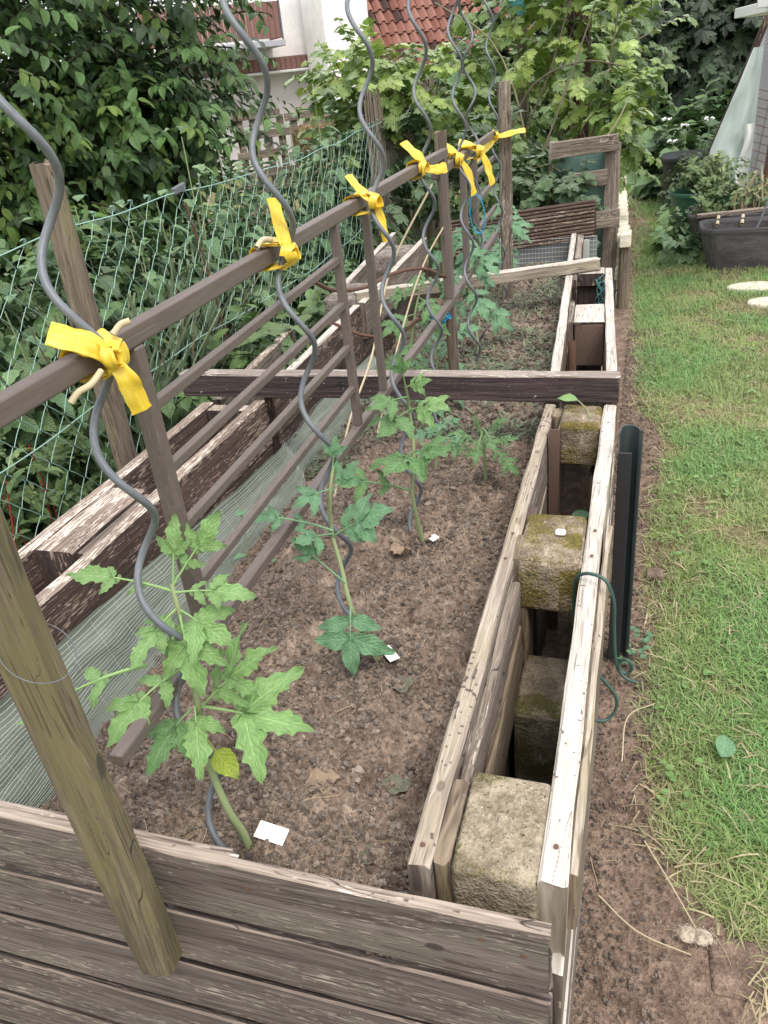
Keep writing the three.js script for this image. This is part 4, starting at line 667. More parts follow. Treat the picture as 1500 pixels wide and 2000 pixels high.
// compound leaf from S to T (tip of the end leaflet); o: pairs, size, face normal
function compoundLeafG(S, T, o, seed) {
  const r = rngOf(seed * 131 + 7), gs = [], d = T.clone().sub(S), L = d.length(), up = o.n ? V(...o.n) : V(0, 1, 0.35);
  const sag = o.sag ?? 0.1, Mid = S.clone().lerp(T, 0.5).add(V(0, sag * L, 0));
  const P = (t) => V(0, 0, 0).addScaledVector(S, (1 - t) * (1 - t)).addScaledVector(Mid, 2 * t * (1 - t)).addScaledVector(T, t * t);
  const rach = o.rach ?? 0.58, tEnd = rach, rp = []; for (let i = 0; i <= 5; i++) rp.push(P(tEnd * i / 5));
  const stem = taperG(rp, L * 0.012 + 0.0007, L * 0.006 + 0.0004, 8, 5); { const U = stem.attributes.uv; for (let i = 0; i < U.count; i++) U.setXY(i, 0.5, 0.4); }
  const place = (t, ang, len, wd, lo) => {
    const p = P(t), tg = P(Math.min(1, t + 0.04)).sub(P(Math.max(0, t - 0.04))).normalize();
    const side = up.clone().cross(tg).normalize(), nn = tg.clone().cross(side).normalize();
    const dir = tg.clone().multiplyScalar(Math.cos(ang)).addScaledVector(side, Math.sin(ang)).addScaledVector(nn, (r() - 0.5) * 0.25).normalize();
    const g = leafletG(len, wd, { droop: (o.droop ?? 0.6) * (0.7 + 0.6 * r()), twist: (r() - 0.5) * 0.6, ...lo }, r);
    g.applyQuaternion(orient(dir, nn.clone().addScaledVector(side, (r() - 0.5) * 0.4))); g.translate(p.x, p.y, p.z); gs.push(g);
    return dir;
  };
  const tl = L * (1 - rach) * 1.12; place(tEnd, 0, tl, tl * (o.wid ?? 0.56), { lob: 5, cut: o.cut ?? 0.4, droop: o.tipDroop ?? 0.35 });
  const np = o.pairs ?? 2;
  for (let k = 0; k < np; k++) {
    const t = tEnd * lerp(0.97, 0.5, np === 1 ? 0.1 : k / (np - 1) * 0.9), len = tl * (k === 0 ? 0.92 : 0.72) * (o.lat ?? 1);
    for (const s of [-1, 1]) place(t - 0.012 * (s > 0) * (1 + k), s * (o.ang ?? 0.95) * (0.88 + 0.24 * r()), len * (0.88 + 0.24 * r()), len * (o.wid ?? 0.56) * 0.95, { lob: 4, cut: (o.cut ?? 0.4) * 0.95 });
    if (o.small !== 0) for (const s of [-1, 1]) place(t - 0.055, s * 1.2, len * 0.3, len * 0.2, { lob: 2, cut: 0.2 });
  }
  return [stem, gs];
}
let tomSeed = 1;
function tomato(label, stemPts, r0, leaves, o = {}) {
  const b = stemPts[0], t = thing('tomato_plant', label, 'tomato plant', b);
  mesh('stem', local(taperG(stemPts, r0, r0 * 0.55, stemPts.length * 6, 7), t), o.stem ?? M.stem, t);
  for (const l of leaves) { const m = l.m ?? o.leaf ?? M.tomato, [st, gs] = compoundLeafG(V(...l.s), V(...l.t), l, tomSeed++), lf = mesh('leaf', local(st, t), m, t); for (const g of gs) mesh('leaflet', local(g, t), m, lf); }
  return t;
}
{
  tomato('young tomato plant nearest the camera, broad leaves beside the front spiral stake', [[-0.479, 0.455, -0.63], [-0.487, 0.5, -0.632], [-0.5, 0.535, -0.633], [-0.524, 0.596, -0.651], [-0.535, 0.633, -0.669], [-0.522, 0.71, -0.658], [-0.535, 0.764, -0.685], [-0.53, 0.837, -0.682], [-0.54, 0.87, -0.695]], 0.0062, [
    { s: [-0.525, 0.7, -0.66], t: [-0.37, 0.69, -0.655], pairs: 1, rach: 0.48, lat: 1.25, ang: 1.0, wid: 0.5, m: M.tomatoPale, cut: 0.5, n: [0.1, 0.9, 0.45], sag: 0.08 },
    { s: [-0.515, 0.705, -0.66], t: [-0.425, 0.79, -0.69], pairs: 2, rach: 0.45, lat: 1.0, wid: 0.48, cut: 0.55, m: M.tomatoPale, n: [-0.3, 0.8, 0.6], sag: 0.02, droop: 0.3 },
    { s: [-0.525, 0.705, -0.655], t: [-0.492, 0.645, -0.592], pairs: 1, rach: 0.3, lat: 0.7, cut: 0.45, n: [0.15, 0.65, 0.75], sag: 0.22, m: M.tomatoPale },
    { s: [-0.53, 0.7, -0.655], t: [-0.562, 0.655, -0.576], pairs: 1, rach: 0.35, lat: 0.85, cut: 0.45, n: [-0.1, 0.7, 0.7], sag: 0.2, wid: 0.6 },
    { s: [-0.53, 0.835, -0.682], t: [-0.488, 0.752, -0.618], pairs: 2, rach: 0.45, lat: 0.9, cut: 0.42, n: [0.2, 0.6, 0.75], sag: 0.2, m: M.tomatoPale },
    { s: [-0.532, 0.84, -0.684], t: [-0.45, 0.812, -0.655], pairs: 1, rach: 0.4, cut: 0.42, n: [0.1, 0.85, 0.5], m: M.tomatoPale },
    { s: [-0.532, 0.842, -0.684], t: [-0.565, 0.79, -0.61], pairs: 2, rach: 0.45, lat: 0.7, cut: 0.42, n: [-0.1, 0.7, 0.7], sag: 0.2, m: M.tomatoPale },
    { s: [-0.535, 0.86, -0.69], t: [-0.433, 0.86, -0.7], pairs: 2, rach: 0.5, lat: 0.65, n: [0, 0.9, 0.4], m: M.tomatoPale },
    { s: [-0.538, 0.868, -0.695], t: [-0.478, 0.945, -0.74], pairs: 2, rach: 0.55, lat: 0.7, n: [0.3, 0.5, 0.8], sag: 0.05, m: M.tomatoPale },
    { s: [-0.538, 0.868, -0.695], t: [-0.53, 0.95, -0.72], pairs: 1, rach: 0.5, lat: 0.7, n: [0.2, 0.4, 0.9], sag: 0.02, m: M.tomatoPale },
    { s: [-0.536, 0.86, -0.692], t: [-0.65, 0.9, -0.655], pairs: 2, rach: 0.6, lat: 0.55, n: [0, 0.9, 0.4], sag: 0.1, m: M.tomatoPale },
    { s: [-0.53, 0.755, -0.68], t: [-0.6, 0.71, -0.56], pairs: 2, rach: 0.58, lat: 0.85, n: [0, 0.85, 0.5], sag: 0.22, m: M.tomatoPale },
    { s: [-0.56, 0.79, -0.63], t: [-0.71, 0.735, -0.55], pairs: 2, rach: 0.62, lat: 0.75, n: [0, 0.9, 0.4], sag: 0.14, m: M.tomatoPale },
    
    { s: [-0.525, 0.64, -0.66], t: [-0.468, 0.625, -0.62], pairs: 0, rach: 0.35, wid: 0.7, cut: 0.15, n: [0.3, 0.5, 0.8], small: 0, m: M.tomatoYellow }]);
  tomato('second tomato plant with a drooping five-part leaf close to the soil', [[-0.428, 0.455, -1.067], [-0.44, 0.53, -1.05], [-0.452, 0.594, -1.04], [-0.474, 0.662, -1.072], [-0.491, 0.71, -1.094], [-0.48, 0.796, -1.088], [-0.475, 0.835, -1.105]], 0.0052, [
    { s: [-0.452, 0.6, -1.042], t: [-0.442, 0.485, -0.975], pairs: 2, rach: 0.56, lat: 1.25, cut: 0.16, wid: 0.56, n: [0, 0.6, 0.8], sag: 0.22, droop: 0.3, ang: 1.3, m: M.tomatoBlue },
    { s: [-0.488, 0.705, -1.09], t: [-0.38, 0.765, -1.08], pairs: 2, rach: 0.5, lat: 0.95, cut: 0.3, wid: 0.7, n: [0.2, 0.7, 0.6], sag: 0.1 },
    { s: [-0.488, 0.715, -1.092], t: [-0.6, 0.782, -1.01], pairs: 2, rach: 0.66, lat: 0.6, n: [0, 0.8, 0.5], sag: 0.12 },
    { s: [-0.488, 0.71, -1.09], t: [-0.52, 0.735, -1.01], pairs: 1, rach: 0.5, lat: 0.8, n: [0, 0.7, 0.7], wid: 0.7 },
    { s: [-0.48, 0.79, -1.09], t: [-0.432, 0.84, -1.105], pairs: 1, rach: 0.45, n: [0.2, 0.6, 0.7] },
    { s: [-0.476, 0.83, -1.1], t: [-0.468, 0.885, -1.115], pairs: 1, rach: 0.5, n: [0.3, 0.3, 0.9], sag: 0.02 },
    { s: [-0.478, 0.8, -1.09], t: [-0.53, 0.79, -1.04], pairs: 1, rach: 0.45, n: [0, 0.8, 0.6] },
    { s: [-0.46, 0.63, -1.055], t: [-0.53, 0.74, -1.02], pairs: 1, rach: 0.7, lat: 0.8, n: [0, 0.7, 0.7], sag: 0.0 }], { leaf: M.tomatoBlue });
  tomato('third tomato plant, just in front of the crossbeam beside a spiral stake', [[-0.436, 0.45, -1.462], [-0.44, 0.52, -1.45], [-0.445, 0.61, -1.44], [-0.446, 0.682, -1.482], [-0.46, 0.765, -1.525], [-0.457, 0.83, -1.5]], 0.0055, [
    { s: [-0.446, 0.61, -1.442], t: [-0.572, 0.68, -1.335], pairs: 2, rach: 0.66, lat: 0.8, cut: 0.15, wid: 0.5, n: [0, 0.7, 0.6], sag: 0.12, ang: 1.1 },
    { s: [-0.447, 0.685, -1.484], t: [-0.362, 0.71, -1.42], pairs: 1, rach: 0.4, cut: 0.45, wid: 0.7, n: [0.1, 0.8, 0.6] },
    { s: [-0.447, 0.685, -1.484], t: [-0.468, 0.675, -1.36], pairs: 1, rach: 0.35, cut: 0.45, wid: 0.75, n: [0, 0.7, 0.7], sag: 0.15 },
    { s: [-0.46, 0.765, -1.522], t: [-0.36, 0.79, -1.47], pairs: 2, rach: 0.5, n: [0.1, 0.8, 0.6], m: M.tomatoPale },
    { s: [-0.46, 0.765, -1.522], t: [-0.49, 0.755, -1.41], pairs: 1, rach: 0.45, n: [0, 0.75, 0.65], wid: 0.7 },
    { s: [-0.458, 0.8, -1.51], t: [-0.515, 0.8, -1.43], pairs: 1, rach: 0.45, n: [0, 0.75, 0.65] },
    { s: [-0.457, 0.825, -1.5], t: [-0.4, 0.845, -1.48], pairs: 2, rach: 0.5, n: [0.2, 0.6, 0.75], m: M.tomatoPale },
    { s: [-0.457, 0.83, -1.5], t: [-0.463, 0.9, -1.49], pairs: 1, rach: 0.5, n: [0.3, 0.3, 0.9], sag: 0 }]);
  tomato('bushy feathery tomato plant at the right of the bed before the crossbeam', [[-0.345, 0.45, -1.757], [-0.346, 0.52, -1.75], [-0.344, 0.585, -1.74], [-0.35, 0.63, -1.735]], 0.005, [
    [-0.44, 0.6, -1.66], [-0.406, 0.64, -1.683], [-0.258, 0.61, -1.72], [-0.25, 0.53, -1.68], [-0.291, 0.655, -1.74], [-0.361, 0.67, -1.71], [-0.35, 0.57, -1.65], [-0.3, 0.6, -1.66]].map((t, i) => ({ s: [-0.346, 0.56 + 0.01 * i, -1.742], t, pairs: 3, rach: 0.66, lat: 0.8, cut: 0.45, wid: 0.5, n: [0.1, 0.8, 0.55], sag: 0.2 })), { leaf: M.tomato });
  const rr = rngOf(77);
  const auto = (label, pts, n, len, o = {}) => {
    const c = new THREE.CatmullRomCurve3(pts.map((p) => V(...p))), ls = [];
    for (let i = 0; i < n; i++) { const t = lerp(o.t0 ?? 0.35, 1, i / (n - 1)), p = c.getPoint(t), a = i * 2.4 + (o.a ?? 0), l = len * (0.75 + 0.5 * rr()) * (t > 0.9 ? 0.7 : 1); ls.push({ s: p.toArray(), t: [p.x + Math.cos(a) * l * 0.8, p.y + l * (o.dr ?? (-0.25 + 0.5 * rr())), p.z + Math.sin(a) * l * 0.8], pairs: 2, rach: 0.58, cut: 0.4, n: [0.1, 0.8, 0.5], sag: 0.2, m: o.m }); }
    return tomato(label, pts, o.r ?? 0.0055, ls, { leaf: o.m ?? M.tomatoBlue });
  };
  auto('leafy tomato plant in the far bed at the foot of the wooden joint stake', [[-0.655, 0.44, -2.56], [-0.67, 0.52, -2.6], [-0.65, 0.6, -2.65]], 8, 0.16, { t0: 0.3 });
  auto('small tomato plant in the far bed just beyond the crossbeam', [[-0.6, 0.44, -2.25], [-0.6, 0.5, -2.25], [-0.6, 0.56, -2.25]], 6, 0.13, { t0: 0.4, a: 1 });
  auto('tall limp tomato plant climbing the first spiral stake of the second panel', [[-0.549, 0.44, -2.777], [-0.575, 0.58, -2.83], [-0.604, 0.69, -2.885], [-0.631, 0.838, -2.963], [-0.612, 0.9, -2.99]], 16, 0.17, { t0: 0.38, dr: -0.6 });
  auto('tall tomato plant against the decking panel, farthest in the bed', [[-0.589, 0.44, -3.593], [-0.62, 0.56, -3.66], [-0.626, 0.666, -3.713], [-0.61, 0.765, -3.777], [-0.62, 0.85, -3.78]], 14, 0.17, { t0: 0.3, dr: -0.5, a: 2 });
  auto('pale narrow-leaved tomato plant leaning on the left of the joint stake', [[-0.72, 0.43, -2.36], [-0.7, 0.58, -2.37], [-0.68, 0.72, -2.4], [-0.655, 0.84, -2.46]], 12, 0.15, { t0: 0.3, dr: -0.3, a: 0.5, m: M.tomato });
  auto('tomato plant behind the fourth one, half hidden by the crossbeam', [[-0.5, 0.45, -1.85], [-0.49, 0.53, -1.86], [-0.48, 0.59, -1.87]], 6, 0.12, { t0: 0.4, a: 2 });
  // small weeds by the liner
  const wd = thing('weed_seedling', 'thin weed seedling growing through the netting by the left wall', 'weed', [-0.86, 0.38, -1.4]);
  for (let i = 0; i < 5; i++) { const q = [-0.86 + R(-0.02, 0.02), 0.4 + i * 0.035, -1.42 + R(-0.02, 0.02)]; const m = mesh('leaf', simpleLeafG(0.045, 0.022, { n: 6, teeth: 0.1 }), M.tomatoBlue, wd, [q[0] + 0.86, q[1] - 0.38, q[2] + 1.4]); m.quaternion.copy(orient(V(Math.cos(i * 2), 0.4, Math.sin(i * 2)), V(0, 1, 0))); }
  mesh('stem', tubeG([[0, -0.02, 0], [0.005, 0.1, -0.01], [0, 0.19, -0.02]], 0.0016, 10, 5), M.stem, wd);
}
/* labels stuck in the soil, dry leaves */
{
  const scrib = (sd) => { const r = rngOf(sd); const cv = document.createElement('canvas'); cv.width = 128; cv.height = 48; const x = cv.getContext('2d'); x.fillStyle = '#f1f1ef'; x.fillRect(0, 0, 128, 48); x.strokeStyle = '#b9b4b4'; x.lineWidth = 2; x.beginPath(); for (let i = 0; i < 26; i++) { const a = 36 + i * 2.2, b = 24 + (r() - 0.5) * 12; i ? x.lineTo(a, b) : x.moveTo(a, b); } x.stroke(); const t = new THREE.CanvasTexture(cv); t.colorSpace = THREE.SRGBColorSpace; return new THREE.MeshStandardMaterial({ map: t, roughness: 0.45 }); };
  const lab = (p, l, w, dir, n, label, sd) => { const g = new THREE.BoxGeometry(w, 0.0012, l); g.clearGroups(); const U = g.attributes.uv; for (let i = 0; i < 24; i++) if (i < 8 || i > 15) U.setXY(i, 0.02, 0.1); else U.setXY(i, U.getY(i), U.getX(i)); g.applyQuaternion(orient(V(...dir), V(...n))); g.translate(...p); solo('plant_label', g, scrib(sd), label, 'plant label'); };
  lab([-0.452, 0.486, -0.648], 0.046, 0.024, [1, -0.05, 0.1], [0.05, 1, 0.3], 'white plant label lying on the soil by the nearest tomato plant', 3);
  lab([-0.415, 0.475, -1.475], 0.05, 0.018, [0.45, 0.35, 0.8], [-0.5, 0.8, -0.1], 'white plant label stuck aslant by the third tomato plant', 4);
  lab([-0.402, 0.472, -1.07], 0.05, 0.02, [0.6, 0.1, 0.7], [0.1, 1, 0.2], 'white plant label half under the drooping leaf of the second tomato plant', 5);
  lab([-0.56, 0.474, -0.86], 0.04, 0.014, [0.9, 0.2, -0.2], [0, 1, 0.3], 'white plant label behind the leaves of the nearest tomato plant', 6);
  const dry = new THREE.MeshStandardMaterial({ color: C(0.27, 0.2, 0.14), roughness: 0.9, side: THREE.DoubleSide }), wilt = new THREE.MeshStandardMaterial({ color: C(0.13, 0.13, 0.095), roughness: 0.9, side: THREE.DoubleSide });
  const crumple = (p, r, m, label, sd) => { const g = sheetG(22, 22, (u, v) => { const a = u * Math.PI * 2, q = v * r * (0.62 + 0.5 * fbm(Math.cos(a) * 1.6 + sd, Math.sin(a) * 1.6, 3)) * (1 + 0.07 * Math.sin(a * 13)) * (Math.abs(((a + sd) % 6.283) - 3) < 0.25 ? 1.3 : 1); return V(Math.cos(a) * q * 1.25, r * 1.1 * fbm(Math.cos(a) * v * 3.2 + sd, Math.sin(a) * v * 3.2, 3) * v + r * 0.5 * v * v * Math.max(0, Math.sin(a * 2 + sd)) + r * 0.12 * Math.abs(Math.sin(a * 7 + v * 3)), Math.sin(a) * q); }); g.translate(...p); solo('dry_leaf', g, m, label, 'dry leaf'); };
  crumple([-0.412, 0.468, -0.755], 0.022, dry, 'curled tan dead leaf on the soil before the second tomato plant', 1);
  crumple([-0.305, 0.464, -0.775], 0.018, wilt, 'wilted grey leaf near the inner right board', 2.3);
  crumple([-0.36, 0.464, -0.985], 0.02, wilt, 'shrivelled grey-green leaf below the drooping tomato leaf', 3.7);
  crumple([-0.302, 0.462, -0.65], 0.017, wilt, 'small shrivelled leaf close to the front right corner', 5.1);
  crumple([-0.47, 0.47, -1.4], 0.022, dry, 'tan dead leaf between the second and third tomato plants', 6.4);
}

/* ------------------------------------------------------------------ foliage builders */
camera.updateMatrixWorld(); camera.updateProjectionMatrix();
const inView = (p) => { const q = p.clone().project(camera); return Math.abs(q.x) < 1.02 && Math.abs(q.y) < 1.02 && q.z < 1; };
// leaves: items [{p,q,s,c}]; the nearest `few` in view become leaf parts, the rest one stuff part
function leafy(t, geo, mat, items, few, name = 'crown') {
  const cols = new Map(), seen = items.map((o, i) => ({ o, i, d: o.p.distanceTo(camera.position), v: inView(o.p) })).filter((e) => e.v).sort((a, b) => a.d - b.d), pick = new Set(seen.filter((e, k) => k % 3 === 0 || k > seen.length).slice(0, few).map((e) => e.i));
  const rest = [];
  items.forEach((o, i) => {
    if (!pick.has(i)) { rest.push(o); return; }
    const key = [0, 1, 2].map((k) => Math.round([o.c.r, o.c.g, o.c.b][k] * 40)).join();
    if (!cols.has(key)) { const m = mat.clone(); m.color.copy(o.c); cols.set(key, m); }
    const m = mesh('leaf', geo, cols.get(key), t, [o.p.x - t.position.x, o.p.y - t.position.y, o.p.z - t.position.z]); m.quaternion.copy(o.q); m.scale.copy(o.s.isVector3 ? o.s : V(o.s, o.s, o.s));
  });
  rest.forEach((o) => o.p.sub(t.position));
  const s = scatter(name, geo, mat, rest, t); s.userData.kind = 'stuff'; return s;
}
const leafCol = (a, b, t, k) => C(lerp(a[0], b[0], t) * k, lerp(a[1], b[1], t) * k, lerp(a[2], b[2], t) * k);
// shoots: short twigs with leaves to both sides, spread over lumpy ellipsoids
function shoots(blobs, n, o) {
  const out = [], tw = [];
  for (let i = 0; i < n; i++) {
    const b = blobs[Math.floor(rnd() * blobs.length)], th = R(0, 6.283), cz = R(-1, 1), sr = Math.sqrt(1 - cz * cz), dir = V(Math.cos(th) * sr, cz, Math.sin(th) * sr);
    const lump = 0.72 + 0.5 * fbm(dir.x * 2.6 + b[0] * 3, dir.y * 2.6 + dir.z * 2.2, 3), rr = Math.pow(rnd(), o.shell ?? 0.3) * lump;
    const p = V(b[0] + dir.x * b[3] * rr, b[1] + dir.y * b[4] * rr, b[2] + dir.z * b[5] * rr); if (p.y < 0.03) continue;
    const sd = dir.clone().multiplyScalar(0.8).add(V(R(-0.6, 0.6), R(-0.5, 0.3) + (o.rise ?? 0), R(-0.6, 0.6))).normalize();
    const up = V(R(-0.4, 0.4), 1, R(-0.4, 0.4)).addScaledVector(dir, 0.7).normalize(), side = sd.clone().cross(up).normalize(), len = o.len * R(0.6, 1.3), m = o.per ?? 6;
    const tone = rnd(), bright = o.bright ? (rnd() < o.bright ? 1 : 0) : 0, k = R(0.75, 1.2);
    if (o.twigs) tw.push([p.clone().addScaledVector(sd, -len * 0.3), p.clone().addScaledVector(sd, len * 0.5).add(V(0, -0.06 * len, 0)), p.clone().addScaledVector(sd, len).add(V(0, -0.2 * len, 0))]);
    for (let j = 0; j < m; j++) {
      const t = (j + 0.5) / m, s = j % 2 ? 1 : -1, q = p.clone().addScaledVector(sd, len * t).add(V(0, -0.2 * len * t * t, 0));
      const d = sd.clone().multiplyScalar(0.55).addScaledVector(side, s * (1.05 - t * 0.6)).add(V(R(-0.2, 0.2), R(-0.45, 0.05) - (o.hang ?? 0.1), R(-0.2, 0.2)));
      const nn = up.clone().add(V(R(-0.35, 0.35), R(-0.1, 0.3), R(-0.35, 0.35)));
      out.push({ p: q, q: orient(d, nn), s: R(0.5, 1.25), c: bright ? leafCol(o.tipA, o.tipB, rnd(), R(0.8, 1.2)) : leafCol(o.a, o.b, clamp(tone + R(-0.2, 0.2)), k * R(0.85, 1.15)) });
    }
  }
  return { out, tw };
}
const twigMesh = (t, tw, r, mat, name = 'twigs') => tag(mesh(name, local(merge(tw.map((p) => taperG(p, r, r * 0.5, 3, 4))), t), mat, t), null, null, null, 'stuff');
const bark = stoneMat({ seed: 8, dark: [44, 38, 32], light: [98, 88, 74], bump: 0.006 });
bark.map.repeat.set(2, 4); bark.bumpMap.repeat.set(2, 4);

/* ------------------------------------------------------------------ chain-link fence */
{
  const f = thing('chain_link_fence', 'green chain-link fence running behind the left wall of the beds', 'fence', [-1.62, 0, -3]);
  const top = (z) => 1.085 + 0.012 * (-z - 1.4) + 0.016 * Math.sin(z * 2.1), fx = (z) => -1.6 - 0.035 * Math.sin((z + 1) * 0.9) + 0.01 * (-z - 2);
  const gs = [], cw = 0.052, ch = 0.052, z0 = -0.75, z1 = -6.2, n = Math.floor((z0 - z1) / cw);
  for (let i = 0; i < n; i++) {
    const pts = []; const zc = z0 - i * cw;
    for (let k = 0; k <= 21; k++) { const z = zc + ((k + i) % 2 ? cw / 2 : -cw / 2) * 1.02, y = top(zc) - k * ch + 0.012 * (nz(i * 0.7, k) - 0.5); if (y < 0.02) break; pts.push(V(fx(z) + ((k + i) % 2 ? 1 : -1) * 0.003 + 0.03 * (fbm(z * 2.5, k * 0.3, 2) - 0.5), y, z)); }
    const g = []; for (let k = 0; k < pts.length - 1; k++) { const a = pts[k], b = pts[k + 1], m = a.clone().lerp(b, 0.5); m.z += ((k + i) % 2 ? -1 : 1) * 0.003; g.push(tubeG([a, m, b], zc > -3.2 ? 0.0014 : 0.0013, 2, 4)); }
    gs.push(...g);
    gs.push(tubeG([pts[0].clone(), pts[0].clone().add(V(0.004, 0.016, 0.002)), pts[0].clone().add(V(-0.004, 0.012, 0.008))], 0.0017, 4, 4));
  }
  mesh('wire_mesh', local(merge(gs), f), M.fenceWire, f);
  for (const y of [0, -0.5]) { const p = []; for (let z = z0; z >= z1; z -= 0.3) p.push(V(fx(z) + 0.004, top(z) + y - 0.004 + 0.006 * Math.sin(z * 9), z)); mesh('strain_wire', local(tubeG(p, 0.0022, 120, 5), f), M.fenceWire, f); }
  const tb = new RoundedBoxGeometry(0.016, 0.024, 0.08, 2, 0.004); tb.rotateX(0.12); tb.translate(fx(-2.62), top(-2.62) + 0.01, -2.62); mesh('wire_tensioner', local(tb, f), M.galv, f);
  mesh('fence_rod', local(taperG([[fx(-2.7), 0, -2.72], [fx(-2.7), 0.6, -2.74], [fx(-2.7) - 0.01, 1.07, -2.66]], 0.006, 0.005, 6, 6), f), M.rust, f);
}

/* ------------------------------------------------------------------ hedge tree, left */
{
  const t = thing('hornbeam_hedge', 'tall dense dark green hornbeam hedge beyond the fence at the left', 'hedge', [-3.0, 0, -3.6]);
  const trunk = [[[-2.9, 0, -3.7], [-2.85, 1.0, -3.75], [-2.9, 2.2, -3.7], [-2.8, 3.2, -3.7]], [[-2.35, 0, -3.6], [-2.3, 0.8, -3.7], [-2.45, 1.8, -3.8]], [[-3.5, 0, -3.4], [-3.45, 1, -3.4], [-3.5, 2.2, -3.4]], [[-2.9, 0.9, -3.7], [-2.7, 1.4, -3.8], [-2.5, 1.7, -3.9]]];
  trunk.forEach((p, i) => mesh(i < 3 ? 'trunk' : 'limb', local(taperG(p, i === 0 ? 0.07 : 0.04, 0.02, 10, 8), t), bark, t));
  const blobs = [[-2.75, 1.55, -4.05, 0.95, 0.62, 0.6], [-2.6, 2.1, -3.9, 0.9, 0.8, 0.7], [-3.2, 1.6, -3.2, 0.9, 0.85, 0.6], [-3.3, 1.35, -2.7, 0.75, 0.75, 0.5], [-3.0, 2.7, -3.6, 1.1, 0.8, 0.9], [-3.6, 2.0, -2.6, 0.9, 1.0, 0.7], [-2.5, 1.3, -3.75, 0.55, 0.35, 0.4], [-3.1, 0.9, -3.4, 0.9, 0.5, 0.6]];
  const { out, tw } = shoots(blobs, 4200, { len: 0.18, per: 7, shell: 0.33, hang: 0.25, twigs: true, a: [0.024, 0.075, 0.018], b: [0.14, 0.3, 0.06], bright: 0.2, tipA: [0.17, 0.3, 0.05], tipB: [0.24, 0.37, 0.07] });
  leafy(t, simpleLeafG(0.068, 0.034, { n: 6, droop: 0.3, fold: 0.3, wave: 0.05 }), M.hedge, out, 300);
  twigMesh(t, tw.filter((_, i) => i % 3 === 0), 0.004, bark);
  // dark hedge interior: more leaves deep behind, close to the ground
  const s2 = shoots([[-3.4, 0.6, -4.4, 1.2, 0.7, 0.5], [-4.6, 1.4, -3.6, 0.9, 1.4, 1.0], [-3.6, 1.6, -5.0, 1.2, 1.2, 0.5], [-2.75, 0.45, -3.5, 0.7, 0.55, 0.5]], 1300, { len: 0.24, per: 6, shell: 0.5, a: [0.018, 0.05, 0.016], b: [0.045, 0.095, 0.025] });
  s2.out.forEach((o) => o.p.sub(t.position)); tag(scatter('inner_crown', simpleLeafG(0.1, 0.058, { n: 4 }), M.hedge, s2.out, t), null, null, null, 'stuff');
}
